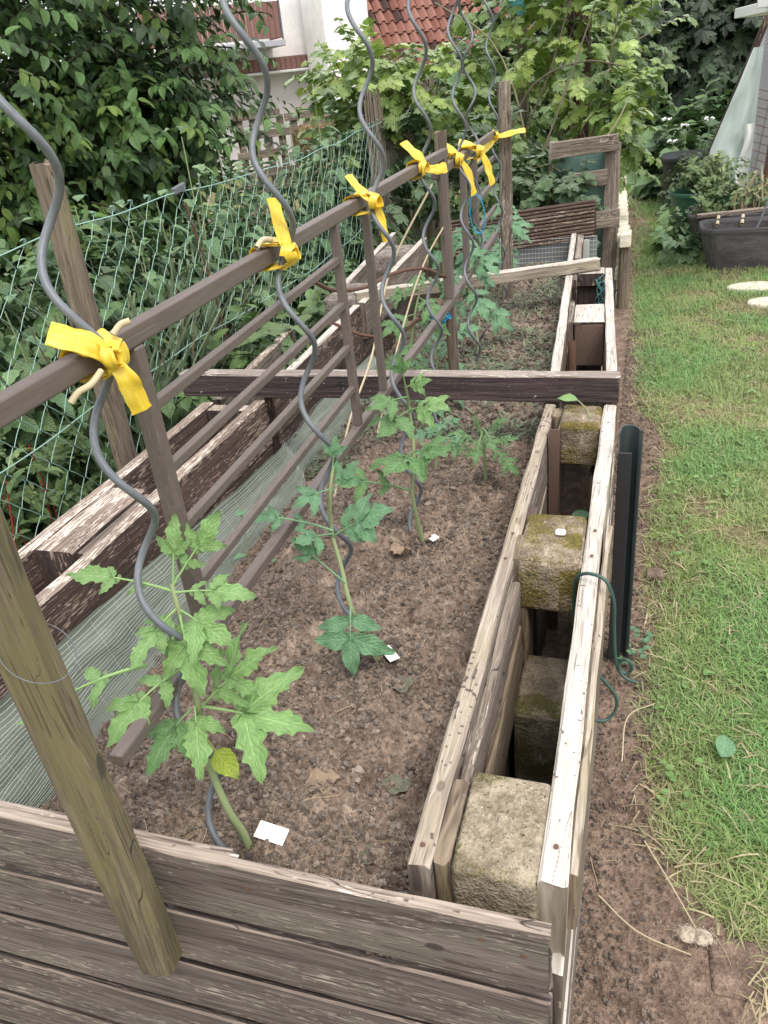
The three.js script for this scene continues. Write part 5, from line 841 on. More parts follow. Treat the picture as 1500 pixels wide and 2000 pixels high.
/* nettles and other herbs behind the fence */
{
  const nl = simpleLeafG(1, 0.62, { n: 10, teeth: 0.2, droop: 0.45, fold: 0.4, skew: 0.62 });
  const nm = ['a', 'b', 'c'].map((_, i) => { const m = M.hedge.clone(); m.color.copy([C(0.17, 0.31, 0.145), C(0.13, 0.265, 0.115), C(0.22, 0.37, 0.16)][i]); m.roughness = 0.7; return m; });
  const mk = (h, v) => {
    const t = new THREE.Group(); const bend = R(-0.08, 0.08), bz = R(-0.06, 0.06), P = (k) => V(bend * k * k, h * k, bz * k * k);
    mesh('stem', taperG([P(0), P(0.35), P(0.7), P(1)], 0.005, 0.0025, 8, 5), M.stem, t);
    const nodes = 10; for (let i = 2; i <= nodes; i++) { const k = i / nodes, p = P(k), l = (0.15 - 0.075 * Math.pow(k, 2.2)) * R(0.85, 1.2), a0 = (i % 2) * 1.57 + v; for (const s of [0, Math.PI]) { const a = a0 + s + R(-0.3, 0.3), d = V(Math.cos(a), k > 0.9 ? 0.6 : -0.05 + R(-0.2, 0.2), Math.sin(a)); const m = mesh('leaf', nl, nm[Math.floor(rnd() * 3)], t, p.clone().addScaledVector(d, 0.03).toArray()); m.quaternion.copy(orient(d, V(0, 1, 0).addScaledVector(d, 0.3))); m.scale.setScalar(l); } }
    return t;
  };
  const proto = [0, 1, 2, 3].map((i) => mk(0.95 + 0.07 * i, i));
  const spots = []; for (let i = 0; i < 64; i++) { const z = lerp(-2.55, -5.2, i / 63) + R(-0.1, 0.1), x = -1.69 - R(0, 0.4); spots.push([x, z, R(0.72, 1.12)]); }
  spots.push([-1.78, -1.95, 0.95], [-1.95, -1.75, 0.9], [-1.9, -2.2, 0.85], [-2.05, -2.45, 0.9]);
  spots.forEach(([x, z, k], i) => { const c = proto[i % 4].clone(); c.name = numbered('stinging_nettle'); scene.add(c); c.position.set(x, 0, z); c.rotation.y = R(0, 6); c.scale.setScalar(k); tag(c, 'green stinging nettle stem growing through and behind the chain-link fence', 'nettle', 'nettles behind the fence'); });
  // silvery grass clump and dead stalks
  const gb = bladeG(0.35, 0.0028), it = [];
  for (let i = 0; i < 800; i++) { const z = R(-2.05, -2.95), x = -1.7 - Math.abs(R(-0.25, 0.25)), dry = rnd() < 0.3, k = R(0.7, 1.2); it.push({ p: V(x, 0, z), q: new THREE.Quaternion().setFromEuler(new THREE.Euler(R(0, 0.32), R(0, 6.28), 0, 'YXZ')), s: V(R(0.7, 1.4), 1, 1).multiplyScalar(R(0.4, 0.98)), c: dry ? C(0.32 * k, 0.29 * k, 0.2 * k) : C(0.25 * k, 0.33 * k, 0.2 * k) }); }
  tag(scatter('grass_clump', gb, M.blade, it), 'tall thin grey-green grass standing behind the fence beside the round post', 'grass', null, 'stuff');
  const sh = thing('small_leaved_shrub', 'bright green small-leaved herb with red stems behind the fence at the lower left', 'shrub', [-1.85, 0, -1.7]);
  const { out } = shoots([[-1.85, 0.38, -1.62, 0.28, 0.3, 0.32], [-1.8, 0.3, -1.95, 0.25, 0.28, 0.25], [-2.0, 0.5, -1.4, 0.3, 0.3, 0.3], [-1.8, 0.25, -1.3, 0.2, 0.25, 0.3]], 520, { len: 0.09, per: 7, shell: 0.5, rise: 0.5, hang: -0.1, a: [0.11, 0.21, 0.06], b: [0.2, 0.32, 0.1], bright: 0.15, tipA: [0.3, 0.42, 0.14], tipB: [0.36, 0.45, 0.2] });
  leafy(sh, simpleLeafG(0.042, 0.017, { n: 4, droop: 0.2 }), M.hedge, out, 200, 'foliage');
  const red = new THREE.MeshStandardMaterial({ color: C(0.3, 0.04, 0.04), roughness: 0.6 });
  for (let i = 0; i < 5; i++) { const x = -1.72 + R(-0.06, 0.05), z = -1.5 - i * 0.07; mesh('red_stem', local(taperG([[x, 0.0, z], [x + 0.02, 0.25, z + 0.02], [x + 0.03, R(0.35, 0.58), z + R(-0.03, 0.05)]], 0.005, 0.002, 6, 5), sh), red, sh); }
  const dk = shoots([[-2.2, 0.4, -2.2, 0.5, 0.4, 0.9], [-2.1, 0.45, -4.2, 0.45, 0.45, 1.4], [-1.9, 0.25, -3.2, 0.25, 0.25, 1.6], [-1.93, 0.6, -2.5, 0.2, 0.42, 0.75], [-1.95, 0.5, -2.3, 0.25, 0.4, 0.5]], 1400, { len: 0.16, per: 6, shell: 0.5, a: [0.08, 0.17, 0.06], b: [0.18, 0.31, 0.11] });
  tag(scatter('undergrowth', simpleLeafG(0.085, 0.055, { n: 6, teeth: 0.15 }), M.hedge, dk.out), 'dark mixed undergrowth filling the ground behind the fence', 'undergrowth', null, 'stuff');
  // leaves beside the left wall
  const lw = shoots([[-1.42, 0.42, -2.7, 0.1, 0.2, 0.5], [-1.45, 0.38, -3.6, 0.12, 0.3, 0.5]], 120, { len: 0.12, per: 5, shell: 0.5, rise: 0.4, a: [0.1, 0.2, 0.06], b: [0.2, 0.32, 0.1] });
  const bw = thing('broad_leaved_weed', 'pale green broad-leaved weeds squeezed between the fence and the far left wall', 'weed', [-1.43, 0, -3]);
  leafy(bw, simpleLeafG(0.08, 0.05, { n: 6, teeth: 0.1 }), M.hedge, lw.out, 80, 'foliage');
}
/* ------------------------------------------------------------------ currant bushes, reed screen */
{
  const rs = thing('reed_screen', 'grey-brown reed mat screen standing behind the fence, half hidden by currant leaves', 'screen', [-1.62, 0, -5.8]);
  const gs = []; for (let i = 0; i < 210; i++) { const k = i / 210, z = lerp(-5.0, -6.75, k), x = -1.62 + 0.02 * Math.sin(k * 9) + R(-0.006, 0.006); gs.push(taperG([[x, 0, z], [x + R(-0.01, 0.01), 0.7, z + R(-0.012, 0.012)], [x + R(-0.015, 0.015), R(1.22, 1.36), z + R(-0.02, 0.02)]], 0.0052, 0.0042, 2, 5)); }
  tag(mesh('reeds', local(merge(gs), rs), new THREE.MeshStandardMaterial({ color: C(0.2, 0.165, 0.13), roughness: 0.9 }), rs), null, null, null, 'stuff');
  for (const y of [0.35, 0.75, 1.12]) mesh('binding_wire', local(rod(V(-1.606, y, -5.0), V(-1.606, y + 0.02, -6.75), 0.002, 4), rs), M.rust, rs);
  const cane = new THREE.MeshStandardMaterial({ color: C(0.24, 0.21, 0.13), roughness: 0.8 }), caneOld = new THREE.MeshStandardMaterial({ color: C(0.12, 0.095, 0.07), roughness: 0.9 });
  const bush = (label, base, blobs, n, canes, few, col) => {
    const t = thing('currant_bush', label, 'currant bush', base);
    canes.forEach((p, i) => mesh('cane', local(taperG(p, 0.009, 0.0035, 14, 6), t), i % 2 ? cane : caneOld, t));
    const { out, tw } = shoots(blobs, n, { len: 0.22, per: 5, shell: 0.5, hang: 0.05, rise: 0.15, twigs: true, ...col });
    leafy(t, lobedLeafG(0.058, 5, 3, 0.34), M.lobed, out, few, 'foliage'); twigMesh(t, tw.filter((_, i) => i % 2), 0.004, cane);
  };
  const light = { a: [0.17, 0.3, 0.075], b: [0.31, 0.46, 0.1], bright: 0.35, tipA: [0.38, 0.52, 0.11], tipB: [0.45, 0.57, 0.15] }, dark = { a: [0.075, 0.16, 0.06], b: [0.15, 0.27, 0.1], bright: 0.1, tipA: [0.2, 0.32, 0.08], tipB: [0.25, 0.36, 0.1] };
  bush('light green currant bush in front of the red tiled roof, left of the spiral stakes', [-1.7, 0, -5.7], [[-1.75, 1.38, -5.55, 0.36, 0.17, 0.4], [-1.35, 1.22, -5.8, 0.4, 0.26, 0.35], [-1.85, 1.05, -5.4, 0.22, 0.3, 0.3]], 230, [[[-1.6, 0, -5.7], [-1.7, 0.8, -5.6], [-1.95, 1.5, -5.5]], [[-1.5, 0, -5.8], [-1.45, 0.9, -5.8], [-1.3, 1.45, -5.7]], [[-1.6, 0, -5.6], [-1.75, 0.7, -5.5], [-1.8, 1.2, -5.35]]], 160, light);
  bush('dark green lower currant bush between the reed screen and the decking panel', [-1.2, 0, -5.4], [[-1.35, 0.95, -5.5, 0.35, 0.3, 0.35], [-1.75, 0.75, -5.1, 0.3, 0.35, 0.35], [-0.95, 0.75, -5.3, 0.4, 0.28, 0.3], [-0.6, 0.62, -5.1, 0.3, 0.18, 0.22]], 300, [[[-1.3, 0, -5.4], [-1.25, 0.5, -5.4], [-1.0, 1.05, -5.3]], [[-1.3, 0, -5.4], [-1.5, 0.5, -5.3], [-1.7, 0.95, -5.2]]], 180, dark);
  bush('tall open currant bush with long arching canes above the far beds', [-0.7, 0, -5.9], [[-0.75, 1.65, -6.0, 0.5, 0.35, 0.35], [-0.35, 1.3, -5.9, 0.38, 0.5, 0.35], [-0.95, 1.2, -5.9, 0.4, 0.4, 0.3], [-0.16, 1.0, -5.75, 0.1, 0.28, 0.15], [-0.5, 1.95, -6.1, 0.6, 0.3, 0.4]], 225, [[[-0.95, 0, -5.8], [-0.85, 0.8, -5.75], [-0.62, 1.3, -5.7], [-0.45, 1.85, -5.75]], [[-0.8, 0.1, -5.8], [-0.75, 0.9, -5.6], [-0.95, 1.5, -5.6], [-1.3, 1.75, -5.6]], [[-0.9, 0.9, -5.6], [-0.7, 1.25, -5.55], [-0.4, 1.35, -5.5], [-0.15, 1.3, -5.45]], [[-0.55, 0.4, -5.1], [-0.42, 0.75, -5.2], [-0.2, 1.0, -5.3], [-0.12, 1.15, -5.4]], [[-0.75, 0.35, -5.3], [-0.65, 0.8, -5.3], [-0.55, 1.05, -5.35], [-0.3, 1.75, -5.6]], [[-1.05, 0.2, -5.5], [-0.95, 0.65, -5.45], [-0.72, 0.72, -5.4], [-0.45, 0.95, -5.4]], [[-0.5, 0.5, -5.7], [-0.3, 1.1, -5.7], [-0.18, 1.9, -5.8]]], 280, light);
  bush('green bush filling the gap behind the timber frame', [-0.6, 0, -7.2], [[-0.75, 1.1, -7.4, 0.7, 0.9, 0.5], [-1.3, 1.0, -7.6, 0.6, 0.7, 0.5], [-0.3, 1.6, -7.8, 0.45, 0.9, 0.5]], 330, [[[-0.7, 0, -7.2], [-0.7, 0.8, -7.3], [-0.6, 1.9, -7.4]]], 60, { ...dark, a: [0.11, 0.21, 0.07], b: [0.24, 0.38, 0.11] });
  // post with two wavy rods and ribbons of netting
  const bp = thing('garden_board', 'tall dark red-brown board behind the currant bush with two thin wavy rods on it', 'board', [-0.47, 0, -6.05]);
  const g = sweep(rectP(0.03, 0.15, 0.004), 2.3, { seed: 4, wob: 0.002 }); g.applyMatrix4(new THREE.Matrix4().makeBasis(V(0, 1, 0), V(0, 0, 1), V(1, 0, 0))); const rb = W.dark.clone(); rb.color = new THREE.Color().setRGB(1.5, 1.0, 0.95); mesh('board_body', g, [rb, rb], bp);
  for (const [dx, y0] of [[-0.045, 0.6], [0.05, 0.75]]) { const p = []; for (let i = 0; i <= 40; i++) { const y = y0 + i * 0.04; p.push([dx + 0.018 * Math.sin(y * 22 + dx * 40), y, 0.035 + 0.012 * Math.cos(y * 22)]); } mesh('wavy_rod', tubeG(p, 0.004, 160, 5), M.galv, bp); }
  const gp = upright('garden_stake', -0.88, -6.4, 0, 2.2, 0.07, 0.06, 0, [W.grey, W.grey], 'grey upright stake at the top of the picture wrapped with light blue net'); gp.userData.category = 'stake';
  const bn = thing('blue_net', 'scraps of light blue net tied to the stake at the top of the picture', 'net', [-0.88, 1.7, -6.3]);
  const bm = new THREE.MeshPhysicalMaterial({ color: C(0.12, 0.5, 0.68), roughness: 0.5, transmission: 0.2, thickness: 0, side: THREE.DoubleSide });
  for (let k = 0; k < 5; k++) { const a = R(0, 6), p = [V(0, R(-0.05, 0.08), 0.05), V(R(-0.02, 0.1), R(-0.03, 0.06), 0.08), V(R(0.02, 0.18) * (k % 2 ? 1 : -0.6), R(-0.08, 0.04), 0.09)]; mesh('net_scrap', bandG(p, p.map(() => V(R(-0.5, 0.5), R(0, 0.5), 1)), 0.035, 0.001, 12), bm, bn); }
  const wl = thing('wind_toy_scraps', 'white and blue fluttering scraps hung on the dark board behind the bush', 'scraps', [-0.4, 0.85, -5.95]);
  for (let k = 0; k < 6; k++) { const p = [V(0, R(-0.02, 0.06), 0), V(R(-0.05, 0.05), -0.05 + R(-0.04, 0.02), 0.02), V(R(-0.08, 0.08), -0.12 + R(-0.04, 0.04), 0.01)]; mesh('scrap', bandG(p, p.map(() => V(R(-0.5, 0.5), 0.2, 1)), 0.02, 0.001, 10), k % 3 === 0 ? bm : k === 4 ? M.ribbon : M.white, wl); }
}
/* ------------------------------------------------------------------ timber frame with mesh, brick edging, tubs */
{
  const f = thing('timber_frame', 'weathered timber frame of posts and rails with green wire mesh beyond the far bed', 'frame', [-0.3, 0, -5.0]);
  const bd = (n, A, B, h, w) => board(f, n, A, B, h, w, [W.grey, W.grey], { seg: 12, wob: 0.002 });
  bd('top_rail', [-0.53, 0.965, -5.0], [-0.165, 0.985, -5.05], 0.088, 0.03);
  bd('middle_rail', [-0.44, 0.79, -5.03], [-0.22, 0.8, -5.06], 0.085, 0.025);
  bd('low_rail', [-0.285, 0.585, -4.97], [-0.145, 0.59, -5.0], 0.1, 0.03);
  const po = (n, x, z, w, d, y1) => { const g = sweep(rectP(d, w, 0.005), y1, { seg: 12 }); g.applyMatrix4(new THREE.Matrix4().makeBasis(V(0, 1, 0), V(0, 0, 1), V(1, 0, 0)).setPosition(x, 0, z)); return mesh(n, local(g, f), [W.grey, W.grey], f); };
  po('post', -0.195, -5.08, 0.085, 0.06, 0.93); po('post', -0.54, -5.2, 0.06, 0.05, 0.95);
  const gsheet = new THREE.MeshPhysicalMaterial({ color: C(0.2, 0.4, 0.34), roughness: 0.5, transmission: 0.2, thickness: 0, side: THREE.DoubleSide });
  mesh('green_sheet', local(sheetG(6, 10, (u, v) => V(lerp(-0.52, -0.2, u), lerp(0.92, 0.1, v), -5.16 + 0.015 * Math.sin(u * 9 + v * 5))), f), gsheet, f);
  const ws = []; for (let i = 0; i <= 26; i++) { const x = lerp(-0.52, -0.2, i / 26); ws.push(rod(V(x, 0.12, -5.13), V(x, 0.93, -5.13), 0.0012, 4)); } for (let j = 0; j <= 54; j++) { const y = lerp(0.12, 0.93, j / 54); ws.push(rod(V(-0.52, y, -5.13), V(-0.2, y, -5.13), 0.0012, 4)); }
  mesh('wire_grid', local(merge(ws), f), M.galv, f);
  const be = thing('brick_edging', 'row of pale bricks stacked along the side of the bed beyond the far one', 'edging', [-0.12, 0, -6.5]);
  const r1 = rngOf(5); const bg = [0, 1, 2].map((i) => blockG(0.062, 0.075, 0.155, 0.006, 0.003, i * 9 + 1, 3));
  for (let row = 0; row < 5; row++) for (let i = 0; i < 22; i++) { const z = -5.15 - i * 0.165 - (row % 2) * 0.08, x = -0.115 - (-5.15 - z) * 0.035 + 0.01 * (r1() - 0.5); const m = mesh('brick', bg[Math.floor(r1() * 3)], stone.pale, be, [x - be.position.x, 0.04 + row * 0.08, z - be.position.z]); m.rotation.y = (r1() - 0.5) * 0.12 - 0.035; }
  const cp = thing('round_post', 'short round timber post at the near end of the brick edging', 'post', [-0.1, 0, -5.04]);
  const rp = []; for (let i = 0; i < 12; i++) { const a = -i / 12 * Math.PI * 2; rp.push([Math.cos(a) * 0.034, Math.sin(a) * 0.034]); }
  const g = sweep(rp, 0.37, { seg: 8 }); g.applyMatrix4(new THREE.Matrix4().makeBasis(V(0, 1, 0), V(0, 0, 1), V(1, 0, 0))); mesh('post_body', g, [W.post, W.inner], cp); const cb = mesh('cap_brick', bg[0], stone.pale, cp, [0, 0.41, -0.02]);
}
// a tub of rounded-rectangle plan lofted through rings [y, width, depth, corner radius, inside?]
function tubG(rings, per = 10) {
  const pts = rings.map(([y, w, d, r]) => { const o = []; for (let c = 0; c < 4; c++) for (let k = 0; k <= per; k++) { const a = c * Math.PI / 2 + k / per * Math.PI / 2, sx = (c === 0 || c === 3) ? 1 : -1, sz = c < 2 ? 1 : -1; o.push(V(sx * (w / 2 - r) + Math.cos(a) * r, y, sz * (d / 2 - r) + Math.sin(a) * r)); } o.push(o[0].clone()); return o; });
  return sheetG(pts[0].length - 1, rings.length - 1, (u, v) => { const p = pts[Math.round(v * (rings.length - 1))][Math.round(u * (pts[0].length - 1))].clone(); p.u = u * 2; p.v = v; return p; });
}
{
  const tubM = stoneMat({ seed: 21, dark: [62, 60, 63], light: [96, 93, 95], chip: null, bump: 0.0012 });
  const rim = (h, w, d, r) => [[0, w * 0.74, d * 0.72, r * 0.9], [0.006, w * 0.77, d * 0.75, r * 0.95], [h - 0.045, w * 0.955, d * 0.95, r], [h - 0.04, w * 0.985, d * 0.98, r], [h - 0.02, w, d, r], [h - 0.004, w, d, r], [h, w - 0.012, d - 0.012, r], [h - 0.002, w - 0.04, d - 0.04, r * 0.8], [h - 0.03, w - 0.06, d - 0.06, r * 0.75], [0.03, w * 0.71, d * 0.69, r * 0.7]];
  const soilTop = (w, d, y) => sheetG(16, 12, (u, v) => V((u - 0.5) * w, y + 0.012 * fbm(u * 9, v * 9, 3), (v - 0.5) * d));
  const t1 = thing('mortar_tub', 'black plastic mortar tub standing on the lawn, the nearer of two', 'tub', [0.655, 0, -6.06]);
  mesh('tub_shell', tubG(rim(0.285, 0.58, 0.4, 0.1)), tubM, t1); mesh('tub_soil', soilTop(0.46, 0.32, 0.2), soilMat, t1);
  const t2 = thing('mortar_tub', 'second black mortar tub behind the nearer one, with a board laid on it', 'tub', [0.62, 0, -6.58]);
  mesh('tub_shell', tubG(rim(0.285, 0.64, 0.4, 0.1)), tubM, t2); mesh('tub_soil', soilTop(0.52, 0.32, 0.23), soilMat, t2);
  const bo = board(scene, 'loose_board', [0.36, 0.3, -6.37], [0.92, 0.318, -6.45], 0.03, 0.05, [W.frontTop, W.grey], { seg: 10 }); tag(bo, 'short board lying across the edge of the two mortar tubs', 'board');
  for (const [i, [a, b]] of [[[0.72, 0.18, -6.1], [0.86, 0.62, -6.2]], [[0.78, 0.18, -6.08], [0.98, 0.5, -6.12]]].entries()) solo('metal_rod', rod(V(...a), V(...b), 0.008, 7), M.galv, ['grey rod standing slanted in the nearer mortar tub, left one', 'grey rod standing slanted in the nearer mortar tub, right one'][i], 'rod');
  for (const [i, x] of [0.5, 0.66].entries()) solo('pipe_stub', rod(V(x, 0.29, -6.3), V(x - 0.012, 0.25, -6.2), 0.012, 8), M.twine, ['pale pipe end on the tub rim, left one', 'pale pipe end on the tub rim, right one'][i], 'pipe');
  const dryM = new THREE.MeshStandardMaterial({ color: C(0.42, 0.36, 0.24), roughness: 0.9 });
  const dr = thing('dried_stalks', 'cut dry hollow stalks sticking up out of the rear mortar tub', 'dry stalks', [0.6, 0.25, -6.55]);
  for (let i = 0; i < 13; i++) { const x = R(-0.05, 0.22), z = R(-0.08, 0.08); mesh('stalk', taperG([[x, -0.02, z], [x + R(-0.03, 0.03), 0.12, z], [x + R(-0.07, 0.07), R(0.15, 0.34), z + R(-0.04, 0.04)]], R(0.005, 0.014), 0.005, 5, 6), dryM, dr); }
  const t3 = thing('green_tub', 'oval green plastic tub full of weeds behind the mortar tubs', 'tub', [0.45, 0, -7.1]);
  mesh('tub_shell', tubG(rim(0.36, 0.55, 0.4, 0.17)), new THREE.MeshStandardMaterial({ color: C(0.035, 0.11, 0.07), roughness: 0.4 }), t3); mesh('tub_soil', soilTop(0.4, 0.3, 0.3), soilMat, t3);
  const t4 = thing('black_barrel', 'wide black planter barrel with a dark lid against the bushes', 'barrel', [0.38, 0, -8.6]);
  mesh('barrel_shell', tubG([[0, 0.44, 0.44, 0.2], [0.2, 0.46, 0.46, 0.2], [0.4, 0.48, 0.48, 0.2], [0.41, 0.52, 0.52, 0.2], [0.45, 0.53, 0.53, 0.2], [0.47, 0.5, 0.5, 0.2], [0.475, 0.2, 0.2, 0.09], [0.475, 0.02, 0.02, 0.009]]), M.black, t4);
  const herb = (label, blobs, n, col, geo, few = 60, len = 0.12) => { const b = blobs[0], t = thing('garden_herb', label, 'plant', [b[0], 0, b[2]]); const { out } = shoots(blobs, n, { len, per: 6, shell: 0.6, rise: 0.4, hang: 0, ...col }); leafy(t, geo, M.hedge, out, few, 'foliage'); };
  const pale = { a: [0.13, 0.22, 0.07], b: [0.24, 0.34, 0.11], bright: 0.2, tipA: [0.34, 0.42, 0.14], tipB: [0.38, 0.44, 0.2] }, mid = { a: [0.09, 0.19, 0.07], b: [0.19, 0.32, 0.12] };
  const lf = simpleLeafG(0.06, 0.024, { n: 5 }), bl = simpleLeafG(0.1, 0.055, { n: 6, teeth: 0.12 });
  herb('weedy herb tuft growing in the rear mortar tub', [[0.52, 0.34, -6.6, 0.18, 0.1, 0.14], [0.8, 0.33, -6.62, 0.14, 0.12, 0.14]], 130, pale, lf);
  herb('feathery weeds filling the oval green tub', [[0.45, 0.46, -7.1, 0.27, 0.11, 0.2]], 160, pale, lf);
  herb('pale leafy plant on the lawn in front of the green tub', [[0.22, 0.13, -6.6, 0.1, 0.15, 0.14], [0.27, 0.07, -6.25, 0.07, 0.08, 0.12]], 46, { a: [0.17, 0.3, 0.13], b: [0.28, 0.43, 0.21] }, bl, 70);
  herb('weeds around the foot of the black barrel', [[0.27, 0.14, -8.1, 0.08, 0.14, 0.14], [0.62, 0.5, -8.0, 0.16, 0.16, 0.14]], 120, mid, lf);
  herb('big-leaved plants along the path in front of the trees', [[0.22, 0.22, -9.3, 0.24, 0.28, 0.35], [0.5, 0.45, -9.8, 0.5, 0.4, 0.3], [0.05, 0.3, -11, 0.2, 0.35, 0.3]], 230, mid, simpleLeafG(0.17, 0.11, { n: 6, teeth: 0.12 }), 120, 0.2);
  const um = thing('white_umbel', 'white flat flower heads standing in the green beside the path', 'flowers', [0.1, 0, -9.2]);
  for (let i = 0; i < 5; i++) { const x = R(0.0, 0.5), y = R(0.5, 0.8), z = R(-0.1, 0.4); mesh('stem', taperG([[x, 0, z], [x + 0.01, y, z]], 0.004, 0.003, 2, 4), M.stem, um); const fl = []; for (let k = 0; k < 12; k++) { const g = new THREE.IcosahedronGeometry(0.011, 0); g.translate(x + R(-0.045, 0.045), y + R(-0.008, 0.008), z + R(-0.045, 0.045)); fl.push(g); } mesh('flower_head', merge(fl), M.white, um); }
  for (const [i, [x, z, w]] of [[0.7, -5.42, 0.36], [0.77, -5.06, 0.34]].entries()) { const g = sheetG(28, 4, (u, v) => { const a = u * Math.PI * 2, rr = [1, 1, 0.97, 0.6, 0.001][Math.round(v * 4)] * w / 2 * (1 + 0.05 * Math.sin(a * 3 + i)); return V(x + Math.cos(a) * rr, [0, 0.012, 0.022, 0.025, 0.026][Math.round(v * 4)], z + Math.sin(a) * rr * 0.55); }); solo('stepping_stone', g, stone.pale, ['pale round stepping stone in the lawn, the one nearer the tubs', 'pale round stepping stone in the lawn, the one farther from the tubs'][i], 'stepping stone'); }
}
{ // plastic-covered frame with wire at the right edge
  const t = thing('cold_frame', 'sloping shelter with torn milky plastic film and wire netting at the right edge', 'plastic shelter', [0.8, 0, -7.6]);
  const beamA = V(0.47, 0.6, -7.5), beamB = V(0.86, 1.75, -7.5);
  board(t, 'sloping_beam', [0.455, 0.56, -7.52], [0.9, 1.86, -7.52], 0.05, 0.04, [W.dark, W.dark], { up: [-1, 0.3, 0], seg: 16 });
  board(t, 'sloping_beam', [0.78, 0.56, -9.3], [1.2, 1.86, -9.3], 0.05, 0.04, [W.dark, W.dark], { up: [-1, 0.3, 0], seg: 16 });
  const film = new THREE.MeshPhysicalMaterial({ color: C(0.68, 0.78, 0.77), roughness: 0.4, transmission: 0.35, thickness: 0, side: THREE.DoubleSide });
  mesh('film_sheet', local(sheetG(30, 40, (u, v) => { // front gable
    const y = lerp(1.3, 0.14, v), e = lerp(0.47, 0.72, clamp((y - 0.58) / 0.72)), l = y < 0.58 ? 0.47 + (0.58 - y) * 0.72 : e, x = lerp(l, Math.max(l + 0.02, 0.79), u);
    return V(x, y, -7.47 + 0.03 * Math.sin(u * 9 + v * 6) * v + 0.04 * (fbm(u * 4, v * 5, 3) - 0.5)); }), t), film, t);
  mesh('film_roof', local(sheetG(16, 20, (u, v) => V(lerp(0.465, 0.9, u) + 0.25 * v, lerp(0.58, 1.86, u) + 0.02 * Math.sin(v * 9) * Math.sin(u * 7), lerp(-7.5, -9.3, v))), t), film, t);
  mesh('film_fold', local(sheetG(6, 24, (u, v) => V(0.7 + 0.09 * u + 0.02 * Math.sin(v * 8), lerp(0.78, 0.2, v), -7.42 + 0.03 * Math.sin(u * 5 + v * 3))), t), new THREE.MeshPhysicalMaterial({ color: C(0.8, 0.8, 0.8), roughness: 0.5, transmission: 0.2, thickness: 0, side: THREE.DoubleSide }), t);
  mesh('dark_panel', local(sheetG(4, 4, (u, v) => V(lerp(0.79, 1.4, u), lerp(0.1, 1.5, v), -7.75)), t), new THREE.MeshStandardMaterial({ color: C(0.42, 0.42, 0.46), roughness: 0.8, side: THREE.DoubleSide }), t);
  const ws = []; const P = (x, y) => V(x, y, -7.4);
  for (let k = -56; k < 34; k++) { const x0 = 0.79 + k * 0.017; for (const s of [1, -1]) { const pts = []; let a = s > 0 ? x0 : x0 + 1.0; const ya = 0.08, yb = 1.48, xa = a, xb = a + s * 1.0; const tA = clamp((0.785 - xa) / (xb - xa)), tB = clamp((1.05 - xa) / (xb - xa)); const t0 = Math.min(tA, tB), t1 = Math.max(tA, tB); if (t1 - t0 < 0.01) continue; ws.push(rod(P(lerp(xa, xb, t0), lerp(ya, yb, t0)), P(lerp(xa, xb, t1), lerp(ya, yb, t1)), 0.0021, 3)); } }
  mesh('wire_netting', local(merge(ws), t), new THREE.MeshStandardMaterial({ color: C(0.12, 0.12, 0.13), roughness: 0.5, metalness: 0.4 }), t);
  const rm = []; for (let i = 0; i < 13; i++) rm.push(rod(V(0.775, 0.3 + i * 0.06, -7.3), V(0.98, 0.24 + i * 0.06, -7.1), 0.0028, 4)); for (const k of [0.1, 0.5, 0.9]) rm.push(rod(V(0.775 + 0.2 * k, 0.28 - 0.06 * k, -7.3 + 0.2 * k), V(0.84 + 0.2 * k, 1.05, -7.3 + 0.2 * k), 0.0028, 4));
  mesh('steel_mesh', local(merge(rm), t), M.rust, t);
  mesh('frame_post', local(rod(V(0.9, 0, -7.35), V(0.94, 1.6, -7.4), 0.025, 8), t), M.rust, t);
  const ev = thing('eave_corner', 'white boarded corner of a roof eave at the top right of the picture', 'eave', [0.75, 1.5, -4.95]);
  const eb = new RoundedBoxGeometry(0.6, 0.05, 0.9, 2, 0.004); eb.rotateY(0.1); eb.translate(0.775, 1.505, -5.35); mesh('soffit', local(eb, ev), M.white, ev); const e2 = new RoundedBoxGeometry(0.6, 0.1, 0.02, 2, 0.004); e2.translate(0.765, 1.55, -4.9); mesh('fascia', local(e2, ev), new THREE.MeshStandardMaterial({ color: C(0.55, 0.55, 0.56), roughness: 0.6 }), ev);
}
